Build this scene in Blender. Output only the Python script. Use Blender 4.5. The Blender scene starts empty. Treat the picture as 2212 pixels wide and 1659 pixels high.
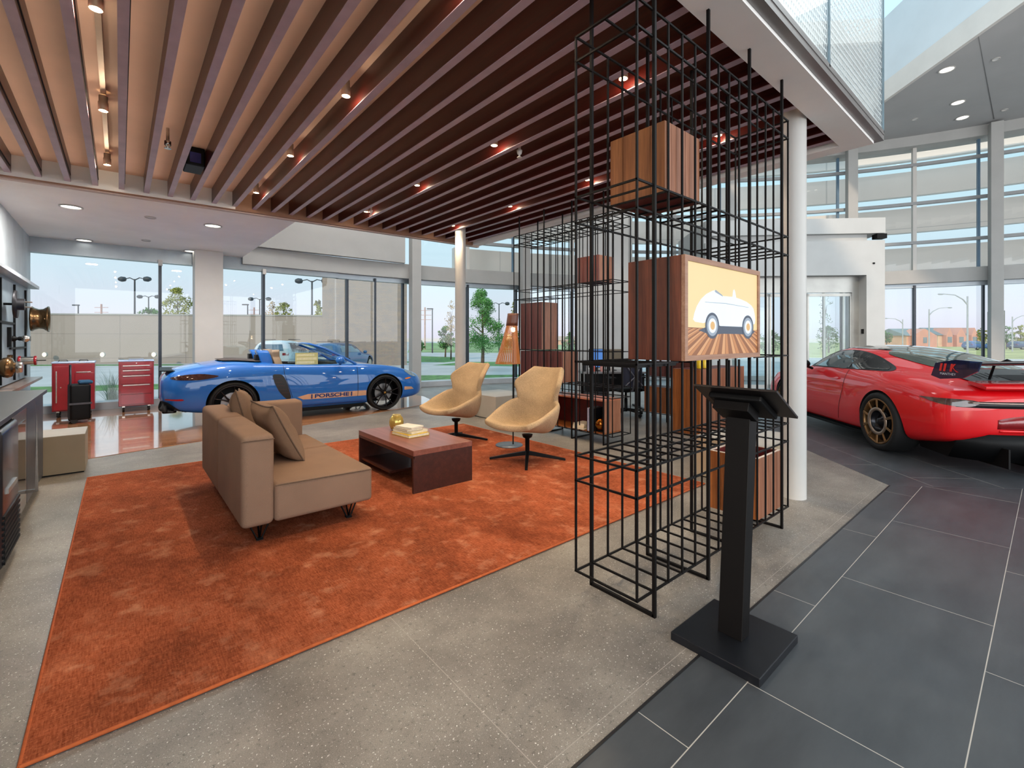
import bpy, bmesh, math, random
from mathutils import Vector, Matrix
from mathutils.bvhtree import BVHTree
random.seed(7)
SC = bpy.context.scene
COL = SC.collection
PI = math.pi
# ------------------------------------------------------------------ camera (1.35 m above the floor, level, verticals kept straight by lens shift)
F, CX, YH, EYE = 995.0, 1106.0, 733.0, 1.35
TH = math.radians(40.4)
cd = bpy.data.cameras.new('camera'); cam = bpy.data.objects.new('camera', cd); COL.objects.link(cam)
cam.location = (0, 0, EYE); cam.rotation_euler = (PI/2, 0, -TH)
cd.sensor_width = 36; cd.lens = 36*F/2212; cd.shift_y = -(829.5-YH)/2212; cd.clip_end = 600; cd.clip_start = .05
SC.camera = cam
def at(px, Y):                       # plan point seen in column px at depth Y
    X = (px-CX)*Y/F
    return (X*math.cos(TH)+Y*math.sin(TH), -X*math.sin(TH)+Y*math.cos(TH))
def zat(py, Y): return EYE-(py-YH)*Y/F
# ------------------------------------------------------------------ world
w = bpy.data.worlds.new('world'); SC.world = w; w.use_nodes = True
nt = w.node_tree; nt.nodes.clear()
tc = nt.nodes.new('ShaderNodeTexCoord'); sp = nt.nodes.new('ShaderNodeSeparateXYZ'); rp = nt.nodes.new('ShaderNodeValToRGB')
bg = nt.nodes.new('ShaderNodeBackground'); wo = nt.nodes.new('ShaderNodeOutputWorld')
nt.links.new(tc.outputs['Generated'], sp.inputs[0]); nt.links.new(sp.outputs['Z'], rp.inputs[0]); nt.links.new(rp.outputs[0], bg.inputs[0]); nt.links.new(bg.outputs[0], wo.inputs[0])
def lin(c):
    r = []
    for x in c[:3]:
        x /= 255.0
        r.append(x/12.92 if x <= .04045 else ((x+.055)/1.055)**2.4)
    return tuple(r)+(1,)
e = rp.color_ramp.elements
e[0].position = 0; e[0].color = lin((190, 190, 186)); e[1].position = 1; e[1].color = lin((186, 226, 250))
for p_, c_ in ((.0, (192, 190, 204)), (.04, (198, 202, 214)), (.12, (188, 208, 219)), (.3, (174, 210, 222)), (.5, (190, 226, 242))):
    x = e.new(p_+.002); x.color = lin(c_)
bg.inputs[1].default_value = 1.25
SC.view_settings.view_transform = 'Standard'; SC.view_settings.look = 'None'; SC.view_settings.gamma = 1; SC.view_settings.use_curve_mapping = False
SC.view_settings.exposure = 0.15
SC.cycles.transparent_max_bounces = 40; SC.cycles.max_bounces = 10; SC.cycles.diffuse_bounces = 6
# ------------------------------------------------------------------ large area lights: the daylight well over the hall, ceiling lights behind the camera, and added fill lights
def area(name, loc, size, size_y, power, color=(1, 1, 1), rot=(0, 0, 0), spread=PI):
    l = bpy.data.lights.new(name, 'AREA'); l.shape = 'RECTANGLE'; l.size = size; l.size_y = size_y; l.energy = power; l.color = color; l.spread = spread
    o = bpy.data.objects.new(name, l); COL.objects.link(o); o.location = loc; o.rotation_euler = rot
    return o
sun = bpy.data.lights.new('low_sun', 'SUN'); sun.energy = 1.6; sun.angle = .05; sun.color = (1, .78, .58)
so = bpy.data.objects.new('low_sun', sun); COL.objects.link(so); so.rotation_euler = (math.radians(66), 0, math.radians(-62))
area('hall_ceiling_light', (5.5, -3.0, 7.3), 8, 5, 110, (1, .95, .88))
# added fill lights along the unseen rear and side of the hall
area('rear_fill_light', (6, -9.8, 3.1), 28, 6, 1500, (.97, .98, 1), (-PI/2, 0, PI))
area('side_fill_light', (-7.8, -4.6, 3.1), 10.5, 6, 620, (.97, .98, 1), (-PI/2, 0, PI/2))
area('skylight_daylight', (8.5, -1.5, 9.4), 5, 5, 220, (.86, .95, 1))
area('mezzanine_fill_light', (2.0, 4.5, 4.0), 6, 5, 260, (1, .98, .95), (PI, 0, 0))  # added upward fill over the mezzanine, no fixture there
area('hall_fill_light', (9.0, 3.4, 4.0), 4, 3, 120, (1, .98, .95), (PI, 0, -PI/4))  # added upward fill for the hall ceiling, without a fixture
# ------------------------------------------------------------------ materials
MATS = {}
def nodes(name):
    m = bpy.data.materials.new(name); m.use_nodes = True; t = m.node_tree
    return m, t, t.nodes['Principled BSDF']
def setp(b, **k):
    names = dict(rough='Roughness', metal='Metallic', spec='Specular IOR Level', coat='Coat Weight', coatr='Coat Roughness', trans='Transmission Weight', ior='IOR', emis='Emission Strength', sheen='Sheen Weight')
    for a, v in k.items(): b.inputs[names[a]].default_value = v
def coords(t, scale=(1, 1, 1), rot=(0, 0, 0), loc=(0, 0, 0), kind='Object'):
    c = t.nodes.new('ShaderNodeTexCoord'); mp = t.nodes.new('ShaderNodeMapping')
    mp.inputs['Scale'].default_value = scale; mp.inputs['Rotation'].default_value = rot; mp.inputs['Location'].default_value = loc
    t.links.new(c.outputs[kind], mp.inputs[0]); return mp.outputs[0]
def ramp(t, fac, stops):
    r = t.nodes.new('ShaderNodeValToRGB'); el = r.color_ramp.elements
    el[0].position, el[0].color = stops[0][0], lin(stops[0][1]); el[1].position, el[1].color = stops[-1][0], lin(stops[-1][1])
    for p, c in stops[1:-1]:
        x = el.new(p); x.color = lin(c)
    t.links.new(fac, r.inputs[0]); return r.outputs[0]
def noise(t, vec, scale, detail=4, rough=.55):
    n = t.nodes.new('ShaderNodeTexNoise'); n.inputs['Scale'].default_value = scale; n.inputs['Detail'].default_value = detail; n.inputs['Roughness'].default_value = rough
    t.links.new(vec, n.inputs['Vector']); return n.outputs['Fac']
def bump(t, b, h, s=.2, d=.01):
    n = t.nodes.new('ShaderNodeBump'); n.inputs['Strength'].default_value = s; n.inputs['Distance'].default_value = d
    t.links.new(h, n.inputs['Height']); t.links.new(n.outputs[0], b.inputs['Normal'])
def mix(t, fac, a, b, mode='MIX'):
    m = t.nodes.new('ShaderNodeMix'); m.data_type = 'RGBA'; m.blend_type = mode
    if isinstance(fac, (int, float)): m.inputs[0].default_value = fac
    else: t.links.new(fac, m.inputs[0])
    for i, v in ((6, a), (7, b)):
        if isinstance(v, tuple): m.inputs[i].default_value = v
        else: t.links.new(v, m.inputs[i])
    return m.outputs[2]
def M(name, color=None, var=.06, nscale=6, bmp=0, bscale=60, emis=None, kind='Object', **k):   # plain surface with slight procedural variation
    if name in MATS: return MATS[name]
    m, t, b = nodes(name); k.setdefault('rough', .5); setp(b, **k)
    v = coords(t, kind=kind); n = noise(t, v, nscale)
    c = color; lo = tuple(max(0, x*(1-var)) for x in c); hi = tuple(min(255, x*(1+var)) for x in c)
    t.links.new(ramp(t, n, [(.3, lo), (.7, hi)]), b.inputs['Base Color'])
    if bmp: bump(t, b, noise(t, v, bscale, 3), bmp, .004)
    if emis: b.inputs['Emission Color'].default_value = lin(emis[0]); b.inputs['Emission Strength'].default_value = emis[1]
    MATS[name] = m; return m
def wood(name, dark, light, axis=2, scale=3, rough=.38, **k):
    if name in MATS: return MATS[name]
    m, t, b = nodes(name); setp(b, rough=rough, **k)
    s = [18, 18, 18]; s[axis] = .9
    v = coords(t, scale=[x*scale/3 for x in s])
    n = noise(t, v, 1.6, 6, .6); n2 = noise(t, coords(t, scale=[x*3 for x in s]), 2.0, 3)
    c = ramp(t, n, [(.3, dark), (.52, tuple((a+b_)/2 for a, b_ in zip(dark, light))), (.72, light)])
    c = mix(t, .25, c, ramp(t, n2, [(.35, dark), (.65, light)]))
    t.links.new(c, b.inputs['Base Color']); bump(t, b, n2, .06, .002)
    MATS[name] = m; return m
facw = M('facade_white_paint', (168, 168, 166), .02, 2, rough=.6)
white = M('white_paint', (218, 216, 214), .02, 2, rough=.6)
offw = M('warm_white_paint', (200, 197, 192), .02, 2, rough=.5)
greyc = M('grey_ceiling_paint', (240, 238, 234), .02, 1.5, rough=.8)
beige = M('beige_ceiling_paint', (222, 190, 168), .03, 1.2, rough=.85)
alum = M('grey_aluminium', (150, 158, 164), .04, 3, rough=.35, metal=.6)
dkmet = M('dark_mullion_metal', (52, 58, 66), .08, 5, rough=.4, metal=.5)
blk = M('black_powder_coat', (7, 5, 5), .1, 30, rough=.5, spec=.2, bmp=.05, bscale=300)
blkpl = M('black_plastic', (5, 5, 6), .1, 20, rough=.5, spec=.2)
rubber = M('tyre_rubber', (12, 12, 13), .15, 30, rough=.75, bmp=.2, bscale=120)
chrome = M('brushed_steel', (196, 190, 182), .05, 40, rough=.25, metal=1)
redp = M('red_tool_enamel', (138, 8, 24), .05, 8, rough=.28, coat=.5)
bluetop = M('pale_steel_top', (170, 185, 215), .04, 5, rough=.3, metal=.5)
walnut = wood('walnut_veneer', (58, 24, 16), (116, 62, 42), 2, 3)
walnut_l = wood('light_walnut_boards', (112, 66, 44), (168, 118, 92), 2, 3)
walnut_r = wood('red_walnut_boards', (74, 34, 30), (116, 64, 56), 2, 3)
orangew = wood('honey_wood_boards', (104, 52, 20), (166, 100, 50), 2, 3)
redwood_in = M('dark_red_lining', (84, 10, 8), .15, 8, rough=.5)
slatw = wood('mahogany_slat_wood', (44, 7, 5), (72, 18, 12), 1, 3, rough=.32)
slat_sheen = M('mauve_slat_sheen', (168, 148, 160), .06, 4, rough=.4)  # reflected light on the slat bottoms, put into the colour
concrete_w = M('brushed_grey_wall', (186, 193, 198), .07, 1.6, rough=.55)
grass = M('lawn_grass', (84, 122, 62), .3, 3, rough=.9, bmp=.6, bscale=40)
dryg = M('dry_meadow_grass', (168, 164, 104), .2, .3, rough=.95)
asphalt = M('pale_pavement', (186, 182, 180), .05, .5, rough=.8)
leaf = M('green_leaves', (66, 110, 48), .35, 1.2, rough=.7)
leaf_y = M('yellow_green_leaves', (140, 142, 66), .3, 1.2, rough=.7)
leaf_b = M('autumn_leaves', (176, 150, 110), .3, 1.2, rough=.7)
bark = M('tree_bark', (96, 80, 66), .2, 6, rough=.9)
lampm = M('dark_lamp_post', (58, 66, 72), .06, 4, rough=.5)
lampm_l = M('pale_lamp_post', (168, 172, 176), .06, 4, rough=.5)
gold = M('gold_glass', (200, 170, 90), .1, 6, rough=.08, metal=.55)
def glass(name, tint=(.975, .985, .985), refl=1.0):
    if name in MATS: return MATS[name]
    m = bpy.data.materials.new(name); m.use_nodes = True; t = m.node_tree; t.nodes.clear()
    o = t.nodes.new('ShaderNodeOutputMaterial'); mx = t.nodes.new('ShaderNodeMixShader'); a = t.nodes.new('ShaderNodeBsdfTransparent'); g = t.nodes.new('ShaderNodeBsdfGlossy'); fr = t.nodes.new('ShaderNodeFresnel')
    a.inputs[0].default_value = tint+(1,); g.inputs['Roughness'].default_value = .01; g.inputs[0].default_value = (refl, refl, refl, 1); fr.inputs[0].default_value = 1.45
    nz = noise(t, coords(t), 2); mr = t.nodes.new('ShaderNodeMath'); mr.operation = 'MULTIPLY_ADD'; mr.inputs[1].default_value = .01
    t.links.new(nz, mr.inputs[0]); t.links.new(fr.outputs[0], mr.inputs[2]); ge = t.nodes.new('ShaderNodeNewGeometry'); m2 = t.nodes.new('ShaderNodeMath'); m2.operation = 'SUBTRACT'; m2.inputs[0].default_value = 1; m3 = t.nodes.new('ShaderNodeMath'); m3.operation = 'MULTIPLY'
    t.links.new(ge.outputs['Backfacing'], m2.inputs[1]); t.links.new(mr.outputs[0], m3.inputs[0]); t.links.new(m2.outputs[0], m3.inputs[1])
    t.links.new(m3.outputs[0], mx.inputs[0]); t.links.new(a.outputs[0], mx.inputs[1]); t.links.new(g.outputs[0], mx.inputs[2]); t.links.new(mx.outputs[0], o.inputs[0])
    MATS[name] = m; return m
pane = glass('clear_window_glass')
pane_t = glass('tinted_door_glass', (.93, .965, .97))
carglass = glass('dark_car_glass', (.30, .36, .38))
carglass_l = glass('light_car_glass', (.80, .87, .88))
def emit(name, color, s):
    if name in MATS: return MATS[name]
    m, t, b = nodes(name); b.inputs['Base Color'].default_value = lin(tuple(x*.25 for x in color)); b.inputs['Emission Color'].default_value = lin(color); b.inputs['Roughness'].default_value = .35
    n = noise(t, coords(t), 3); r = t.nodes.new('ShaderNodeMapRange'); r.inputs[3].default_value = s*.95; r.inputs[4].default_value = s*1.05
    t.links.new(n, r.inputs[0]); t.links.new(r.outputs[0], b.inputs['Emission Strength']); MATS[name] = m; return m
lit = emit('lit_lamp_face', (255, 250, 240), 4)
litw = emit('lit_warm_bulb', (255, 222, 170), 25)
def carpaint(name, c):
    m, t, b = nodes(name); setp(b, rough=.5, coat=1.0, coatr=.02, metal=0, spec=.3)
    v = coords(t); n = noise(t, v, 900, 2)
    lo = tuple(x*.93 for x in c); t.links.new(ramp(t, n, [(.35, lo), (.65, c)]), b.inputs['Base Color']); MATS[name] = m; return m
blue = carpaint('blue_car_paint', (0, 98, 186)); red = carpaint('red_car_paint', (224, 0, 14)); cwhite = carpaint('white_car_paint', (212, 218, 224)); cblue2 = carpaint('steel_blue_car_paint', (40, 92, 140))
# floor finishes
def floor_concrete():
    m, t, b = nodes('ground_concrete'); setp(b, rough=.42)
    v = coords(t); n = noise(t, v, 1.6, 8, .68); f = noise(t, v, 55, 3, .7); g = noise(t, v, 110, 2, .6)
    c = ramp(t, n, [(.32, (98, 94, 90)), (.5, (124, 119, 113)), (.68, (146, 141, 134))])
    c = mix(t, ramp(t, f, [(.57, (0, 0, 0)), (.66, (230, 230, 230))]), c, lin((82, 78, 74)))
    c = mix(t, .45, c, ramp(t, noise(t, v, 260, 2, .7), [(.36, (60, 57, 54)), (.64, (196, 190, 182))]), 'SOFT_LIGHT')
    c = mix(t, ramp(t, g, [(.63, (0, 0, 0)), (.70, (255, 255, 255))]), c, lin((206, 202, 196)))
    bt = t.nodes.new('ShaderNodeTexBrick'); bt.offset = 0; t.links.new(coords(t, loc=(-1.0, -1.04, 0)), bt.inputs['Vector'])
    for a, x in (('Scale', 1), ('Brick Width', 3.2), ('Row Height', 3.2), ('Mortar Size', .0016)): bt.inputs[a].default_value = x
    c = mix(t, bt.outputs['Fac'], c, lin((150, 143, 135)))
    t.links.new(c, b.inputs['Base Color']); bump(t, b, f, .05, .002); return m
def floor_tile(name, rot, loc, off, mort=.0018):
    m, t, b = nodes(name); setp(b, rough=.38)
    v = coords(t, rot=(0, 0, rot), loc=loc); n = noise(t, coords(t, rot=(0, 0, rot), scale=(1, 3, 1)), 1.4, 6, .65)
    bt = t.nodes.new('ShaderNodeTexBrick'); bt.offset = off; t.links.new(v, bt.inputs['Vector'])
    for a, x in (('Scale', 1), ('Brick Width', 1.25), ('Row Height', .6), ('Mortar Size', mort), ('Mortar Smooth', 0)): bt.inputs[a].default_value = x
    bt.inputs['Color1'].default_value = (.42, .42, .42, 1); bt.inputs['Color2'].default_value = (.58, .58, .58, 1)
    c = ramp(t, n, [(.3, (52, 55, 59)), (.7, (72, 76, 80))]); c = mix(t, .35, c, bt.outputs['Color'], 'SOFT_LIGHT')
    c = mix(t, bt.outputs['Fac'], c, lin((168, 164, 156)))
    t.links.new(c, b.inputs['Base Color']); return m
def floor_wood():
    m, t, b = nodes('glossy_plank_floor'); setp(b, rough=.16, coat=.9, coatr=.04)
    v = coords(t); bt = t.nodes.new('ShaderNodeTexBrick'); bt.offset = .37; t.links.new(v, bt.inputs['Vector'])
    for a, x in (('Scale', 1), ('Brick Width', 1.1), ('Row Height', .075), ('Mortar Size', .001)): bt.inputs[a].default_value = x
    bt.inputs['Color1'].default_value = lin((118, 70, 44)); bt.inputs['Color2'].default_value = lin((204, 146, 100)); bt.inputs['Mortar'].default_value = lin((60, 30, 18))
    n = noise(t, coords(t, scale=(1.2, 16, 1)), 2, 5)
    c = mix(t, .5, bt.outputs['Color'], ramp(t, n, [(.3, (112, 64, 42)), (.7, (212, 152, 108))])); t.links.new(c, b.inputs['Base Color']); return m
def rug_mat():
    m, t, b = nodes('rust_pile_rug'); setp(b, rough=.95, spec=.1)
    n1 = noise(t, coords(t, scale=(1, .6, 1), rot=(0, 0, .2)), 2.2, 9, .74); n5 = noise(t, coords(t), 120, 2, .6); n2 = noise(t, coords(t, scale=(9, 70, 1)), 2.2, 4, .7); n3 = noise(t, coords(t, scale=(70, 9, 1)), 2.2, 4, .7); n4 = noise(t, coords(t), 5.5, 5, .65)
    c = ramp(t, n1, [(.32, (78, 28, 6)), (.44, (118, 48, 16)), (.55, (144, 66, 34)), (.68, (204, 132, 98))])
    c = mix(t, .36, c, ramp(t, n2, [(.34, (84, 26, 8)), (.66, (214, 122, 80))])); c = mix(t, .28, c, ramp(t, n3, [(.36, (88, 28, 8)), (.66, (216, 130, 92))]))
    c = mix(t, ramp(t, n5, [(.60, (0, 0, 0)), (.70, (170, 170, 170))]), c, lin((206, 128, 88)))
    c = mix(t, ramp(t, n4, [(.55, (0, 0, 0)), (.74, (190, 190, 190))]), c, lin((224, 164, 130)))
    c = mix(t, 1.0, c, ramp(t, noise(t, coords(t, scale=(1, .8, 1), loc=(3, 1, 0)), 1.5, 9, .72), [(.34, (182, 172, 164)), (.5, (226, 224, 222)), (.64, (255, 255, 255))]), 'MULTIPLY')
    t.links.new(c, b.inputs['Base Color']); bump(t, b, n2, .4, .004); return m
def brickmat(name, w_, h_, mort, c1, c2, cm, plane='XZ', off=.5, rough=.85, var=.5):
    m, t, b = nodes(name); setp(b, rough=rough)
    v = coords(t, rot=(-PI/2, 0, 0) if plane == 'XZ' else (0, 0, 0)); bt = t.nodes.new('ShaderNodeTexBrick'); bt.offset = off; t.links.new(v, bt.inputs['Vector'])
    for a, x in (('Scale', 1), ('Brick Width', w_), ('Row Height', h_), ('Mortar Size', mort)): bt.inputs[a].default_value = x
    bt.inputs['Color1'].default_value = lin(c1); bt.inputs['Color2'].default_value = lin(c2); bt.inputs['Mortar'].default_value = lin(cm)
    n = noise(t, coords(t), 2.5, 5, .7); c = mix(t, var*.6, bt.outputs['Color'], ramp(t, n, [(.3, c1), (.7, c2)])); t.links.new(c, b.inputs['Base Color']); return m
def meshmat():
    m = bpy.data.materials.new('white_expanded_mesh'); m.use_nodes = True; t = m.node_tree; b = t.nodes['Principled BSDF']; o = t.nodes['Material Output']
    b.inputs['Base Color'].default_value = lin((222, 226, 226)); b.inputs['Roughness'].default_value = .4
    bt = t.nodes.new('ShaderNodeTexBrick'); bt.offset = .5; t.links.new(coords(t, rot=(-PI/2, 0, 0)), bt.inputs['Vector'])
    for a, x in (('Scale', 1), ('Brick Width', .036), ('Row Height', .05), ('Mortar Size', .0065), ('Mortar Smooth', .1)): bt.inputs[a].default_value = x
    tr = t.nodes.new('ShaderNodeBsdfTransparent'); mx = t.nodes.new('ShaderNodeMixShader')
    t.links.new(bt.outputs['Fac'], mx.inputs[0]); t.links.new(tr.outputs[0], mx.inputs[1]); t.links.new(b.outputs[0], mx.inputs[2]); t.links.new(mx.outputs[0], o.inputs[0]); return m
def fabric(name, c, sc=400, var=.12):
    m, t, b = nodes(name); setp(b, rough=.92, spec=.2)
    v = coords(t); n = noise(t, v, sc, 2); n2 = noise(t, v, 3, 3)
    lo = tuple(x*(1-var) for x in c); hi = tuple(min(255, x*(1+var)) for x in c)
    cc = mix(t, .3, ramp(t, n, [(.3, lo), (.7, hi)]), ramp(t, n2, [(.3, lo), (.7, hi)])); t.links.new(cc, b.inputs['Base Color']); bump(t, b, n, .25, .002); MATS[name] = m; return m
sofa_f = fabric('taupe_wool_fabric', (128, 102, 84)); chair_f = fabric('sand_tweed_fabric', (160, 136, 106), 220, .28); cush_f = fabric('taupe_cushion_fabric', (124, 98, 78))
# ------------------------------------------------------------------ mesh builder
class MB:
    def __init__(s): s.v = []; s.f = []; s.sm = []
    def add(s, vs, fs, smooth=False, T=None):
        n = len(s.v)
        for p in vs: s.v.append(tuple(T @ Vector(p)) if T else tuple(p))
        for f in fs: s.f.append(tuple(i+n for i in f)); s.sm.append(smooth)
        return s
    def box(s, x0, x1, y0, y1, z0, z1, T=None):
        vs = [(x, y, z) for z in (z0, z1) for y in (y0, y1) for x in (x0, x1)]
        return s.add(vs, [(0, 2, 3, 1), (4, 5, 7, 6), (0, 1, 5, 4), (2, 6, 7, 3), (0, 4, 6, 2), (1, 3, 7, 5)], T=T)
    def prism(s, poly, z0, z1, T=None):
        a = sum(poly[i][0]*poly[(i+1) % len(poly)][1]-poly[(i+1) % len(poly)][0]*poly[i][1] for i in range(len(poly)))
        if a < 0: poly = poly[::-1]
        n = len(poly); vs = [(x, y, z0) for x, y in poly]+[(x, y, z1) for x, y in poly]
        fs = [tuple(range(n-1, -1, -1)), tuple(range(n, 2*n))]+[(i, (i+1) % n, n+(i+1) % n, n+i) for i in range(n)]
        return s.add(vs, fs, T=T)
    def rings(s, rs, cap=True, smooth=True, closed=True, T=None):
        n = len(rs[0]); vs = [p for r in rs for p in r]; fs = []
        for i in range(len(rs)-1):
            for j in range(n if closed else n-1):
                k = (j+1) % n; fs.append((i*n+j, i*n+k, (i+1)*n+k, (i+1)*n+j))
        s.add(vs, fs, smooth, T)
        if cap: s.add([*rs[0]], [tuple(range(n-1, -1, -1))], False, T); s.add([*rs[-1]], [tuple(range(n))], False, T)
        return s
    def lathe(s, prof, seg=24, c=(0, 0, 0), axis='z', smooth=True, cap=True, T=None):
        rs = []
        for r, h in prof:
            R = []
            for k in range(seg):
                a = 2*PI*k/seg; x, y = r*math.cos(a), r*math.sin(a)
                p = (x, y, h) if axis == 'z' else ((h, x, y) if axis == 'x' else (y, h, x))
                R.append((p[0]+c[0], p[1]+c[1], p[2]+c[2]))
            rs.append(R)
        return s.rings(rs, cap, smooth, T=T)
    def tube(s, pts, r, seg=8, smooth=True, T=None, sq=False):
        pts = [Vector(p) for p in pts]; rs = []; n = len(pts); up = None
        if sq: seg = 4
        for i, p in enumerate(pts):
            d = ((pts[min(i+1, n-1)]-p).normalized()+(p-pts[max(i-1, 0)]).normalized())
            d.normalize()
            if up is None:
                up = Vector((0, 0, 1)) if abs(d.z) < .9 else Vector((1, 0, 0))
            sd = d.cross(up).normalized(); up = sd.cross(d).normalized()
            rr = r[i] if isinstance(r, (list, tuple)) else r
            a0 = PI/4 if sq else 0; rr = rr*1.414 if sq else rr
            rs.append([tuple(p+sd*rr*math.cos(a0+2*PI*k/seg)+up*rr*math.sin(a0+2*PI*k/seg)) for k in range(seg)])
        return s.rings(rs, True, smooth and not sq, T=T)
    def ball(s, c, r, seg=14, T=None):
        rr = (r, r, r) if isinstance(r, (int, float)) else r; rs = []
        for i in range(seg//2+1):
            a = -PI/2+PI*i/(seg//2); q = max(math.cos(a), .001)
            rs.append([(c[0]+rr[0]*q*math.cos(2*PI*k/seg), c[1]+rr[1]*q*math.sin(2*PI*k/seg), c[2]+rr[2]*math.sin(a)) for k in range(seg)])
        return s.rings(rs, False, True, T=T)
    def build(s, name, m, parent=None, loc=None, rotz=0, bevel=0, seg=2, sub=0, smooth=None, label=None, kind=None, cat=None, group=None, solid=0):
        me = bpy.data.meshes.new(name); me.from_pydata(s.v, [], s.f); me.validate(clean_customdata=False)
        for p, q in zip(me.polygons, s.sm): p.use_smooth = q if smooth is None else smooth
        if isinstance(m, (list, tuple)):
            for x in m: me.materials.append(x)
        else: me.materials.append(m)
        o = bpy.data.objects.new(name, me); COL.objects.link(o)
        if parent: o.parent = parent
        if loc: o.location = loc
        if rotz: o.rotation_euler.z = rotz
        if solid:
            md = o.modifiers.new('thick', 'SOLIDIFY'); md.thickness = solid
        if bevel:
            md = o.modifiers.new('bevel', 'BEVEL'); md.width = bevel; md.segments = seg; md.limit_method = 'ANGLE'
            if seg > 2:
                for p in me.polygons: p.use_smooth = True
        if sub:
            md = o.modifiers.new('sub', 'SUBSURF'); md.levels = sub; md.render_levels = sub
        tag(o, label, cat, group, kind); return o
def tag(o, label=None, cat=None, group=None, kind=None):
    if label: o['label'] = label
    if cat: o['category'] = cat
    if group: o['group'] = group
    if kind: o['kind'] = kind
    return o
def thing(name, label, cat, loc=(0, 0, 0), rotz=0, group=None, kind=None):
    o = bpy.data.objects.new(name, None); COL.objects.link(o); o.location = loc; o.rotation_euler = (0, 0, rotz); o.empty_display_size = .1
    return tag(o, label, cat, group, kind)
def copy_tree(o, parent=None):
    c = o.copy(); COL.objects.link(c)
    if parent: c.parent = parent
    for ch in list(o.children): copy_tree(ch, c)
    return c
def box(name, m, x0, x1, y0, y1, z0, z1, **k):       # one box mesh with its origin at the middle of its foot
    if k.get('parent'): return MB().box(x0, x1, y0, y1, z0, z1).build(name, m, **k)
    cx, cy = (x0+x1)/2, (y0+y1)/2
    return MB().box(x0-cx, x1-cx, y0-cy, y1-cy, 0, z1-z0).build(name, m, loc=(cx, cy, z0), **k)
def text(body, size, m, name, parent, M4, extr=.001, sx=1.0, bold=0):
    cu = bpy.data.curves.new(name, 'FONT'); cu.body = body; cu.size = size; cu.extrude = extr; cu.offset = bold; cu.align_x = 'CENTER'; cu.align_y = 'CENTER'
    o = bpy.data.objects.new(name, cu); COL.objects.link(o); dg = bpy.context.evaluated_depsgraph_get()
    me = bpy.data.meshes.new_from_object(o.evaluated_get(dg)); bpy.data.objects.remove(o); me.materials.clear(); me.materials.append(m)
    for v in me.vertices: v.co = M4 @ Vector((v.co.x*sx, v.co.y, v.co.z))
    r = bpy.data.objects.new(name, me); COL.objects.link(r)
    if parent: r.parent = parent
    return r
# ================================================================== FLOORS
FC = (4.247, -3.679); FR = 15.766
def arc(r, a): a = math.radians(a); return (FC[0]+r*math.cos(a), FC[1]+r*math.sin(a))
def zone(name, poly, z0, z1, m):
    return MB().prism(poly, z0, z1).build(name, m, kind='structure')
edge_arc = [arc(FR+.25, a) for a in range(90, -24, -3)]
conc = floor_concrete()
# diagonal boundary of the second tile field runs through (5.49,1.09) at 45 degrees
D0 = (5.46, 1.03)
zone('floor', [(-1.4, 12.2), (-1.4, .98), (5.41, .98), (16.0, 11.57)] + [p for p in [arc(FR+.25, a) for a in (44, 50, 56, 62, 68, 74, 80, 86, 90)]], -.12, 0, conc)
zone('floor_tiles_straight', [(-8, .98), (-8, -12), (12, -12), (12, -5.61), (5.41, .98)], -.12, 0, floor_tile('grey_tile_straight', 0, (-.18, -.18, 0), .64))
D = floor_tile('grey_tile_diagonal', math.radians(-45), (.2, -.09, 0), .64)
zone('floor_tiles_diagonal', [(5.41, .98), (12, -5.61), (26, -5.61)] + [arc(FR+.25, a) for a in (-6, 0, 6, 12, 18, 24, 30, 36, 40)] + [(16.0, 11.57)], -.12, .0005, D)
# the straight field narrows against the diagonal one along the same 45 degree line as the corner of the terrazzo
blk_strip = M('black_floor_strip', (24, 24, 26), .1, 20, rough=.4)
zone('trim_12', [(-8, .974), (5.41, .974), (5.41, .984), (-8, .984)], -.01, .0025, blk_strip)
zone('floor_planks', [(-1.24, 6.86), (-.29, 7.05), (2.2, 7.62), (4.61, 8.36), (5.2, 8.75), (5.45, 9.6), (5.4, 11.7), (4.247, 11.8), (-1.24, 11.7)], -.02, .006, floor_wood())
rug = MB().box(-2.19, 2.19, -1.98, 1.98, 0, .012).build('area_rug', rug_mat(), loc=(1.95, 4.08, .001), label='large rust orange pile rug under the sofa and lounge chairs', cat='rug')
MB().tube([(-2.19, -1.98, .008), (2.19, -1.98, .008), (2.19, 1.98, .008), (-2.19, 1.98, .008), (-2.19, -1.98, .008)], .007, 6).build('bound_edge', M('orange_rug_binding', (164, 78, 32), .08, 40, rough=.9), rug)
# ================================================================== LOUNGE CEILING SLAB
v0 = lambda u_: 7.60-.048*u_      # far end of the slat field
edgew = M('bright_soffit_white', (244, 242, 238), .015, 2, rough=.6)
zone('ceiling_lounge', [(-1.3, 1.2), (5.35, 1.2), (5.35, 7.6), (-1.3, 7.75)], 3.44, 3.62, beige)
zone('ceiling_edge_soffit', [(-1.3, 1.1), (5.43, 1.1), (5.43, 1.33), (-1.3, 1.33)], 3.2, 3.63, edgew)
zone('ceiling_edge_soffit', [(5.25, 1.33), (5.43, 1.33), (5.43, 7.45), (5.25, 7.45)], 3.2, 3.63, edgew)
zone('trim_1', [(-1.24, v0(-1.24)), (5.25, v0(5.25)), (5.25, v0(5.25)+.05), (-1.24, v0(-1.24)+.05)], 3.19, 3.45, M('brown_fascia_board', (142, 104, 80), .05, 3, rough=.6))
zone('trim_2', [(-1.24, v0(-1.24)+.05), (5.43, v0(5.43)+.05), (5.43, v0(5.43)+.13), (-1.24, v0(-1.24)+.13)], 3.175, 3.64, M('pink_beige_edge_trim', (186, 166, 156), .03, 3))
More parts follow.
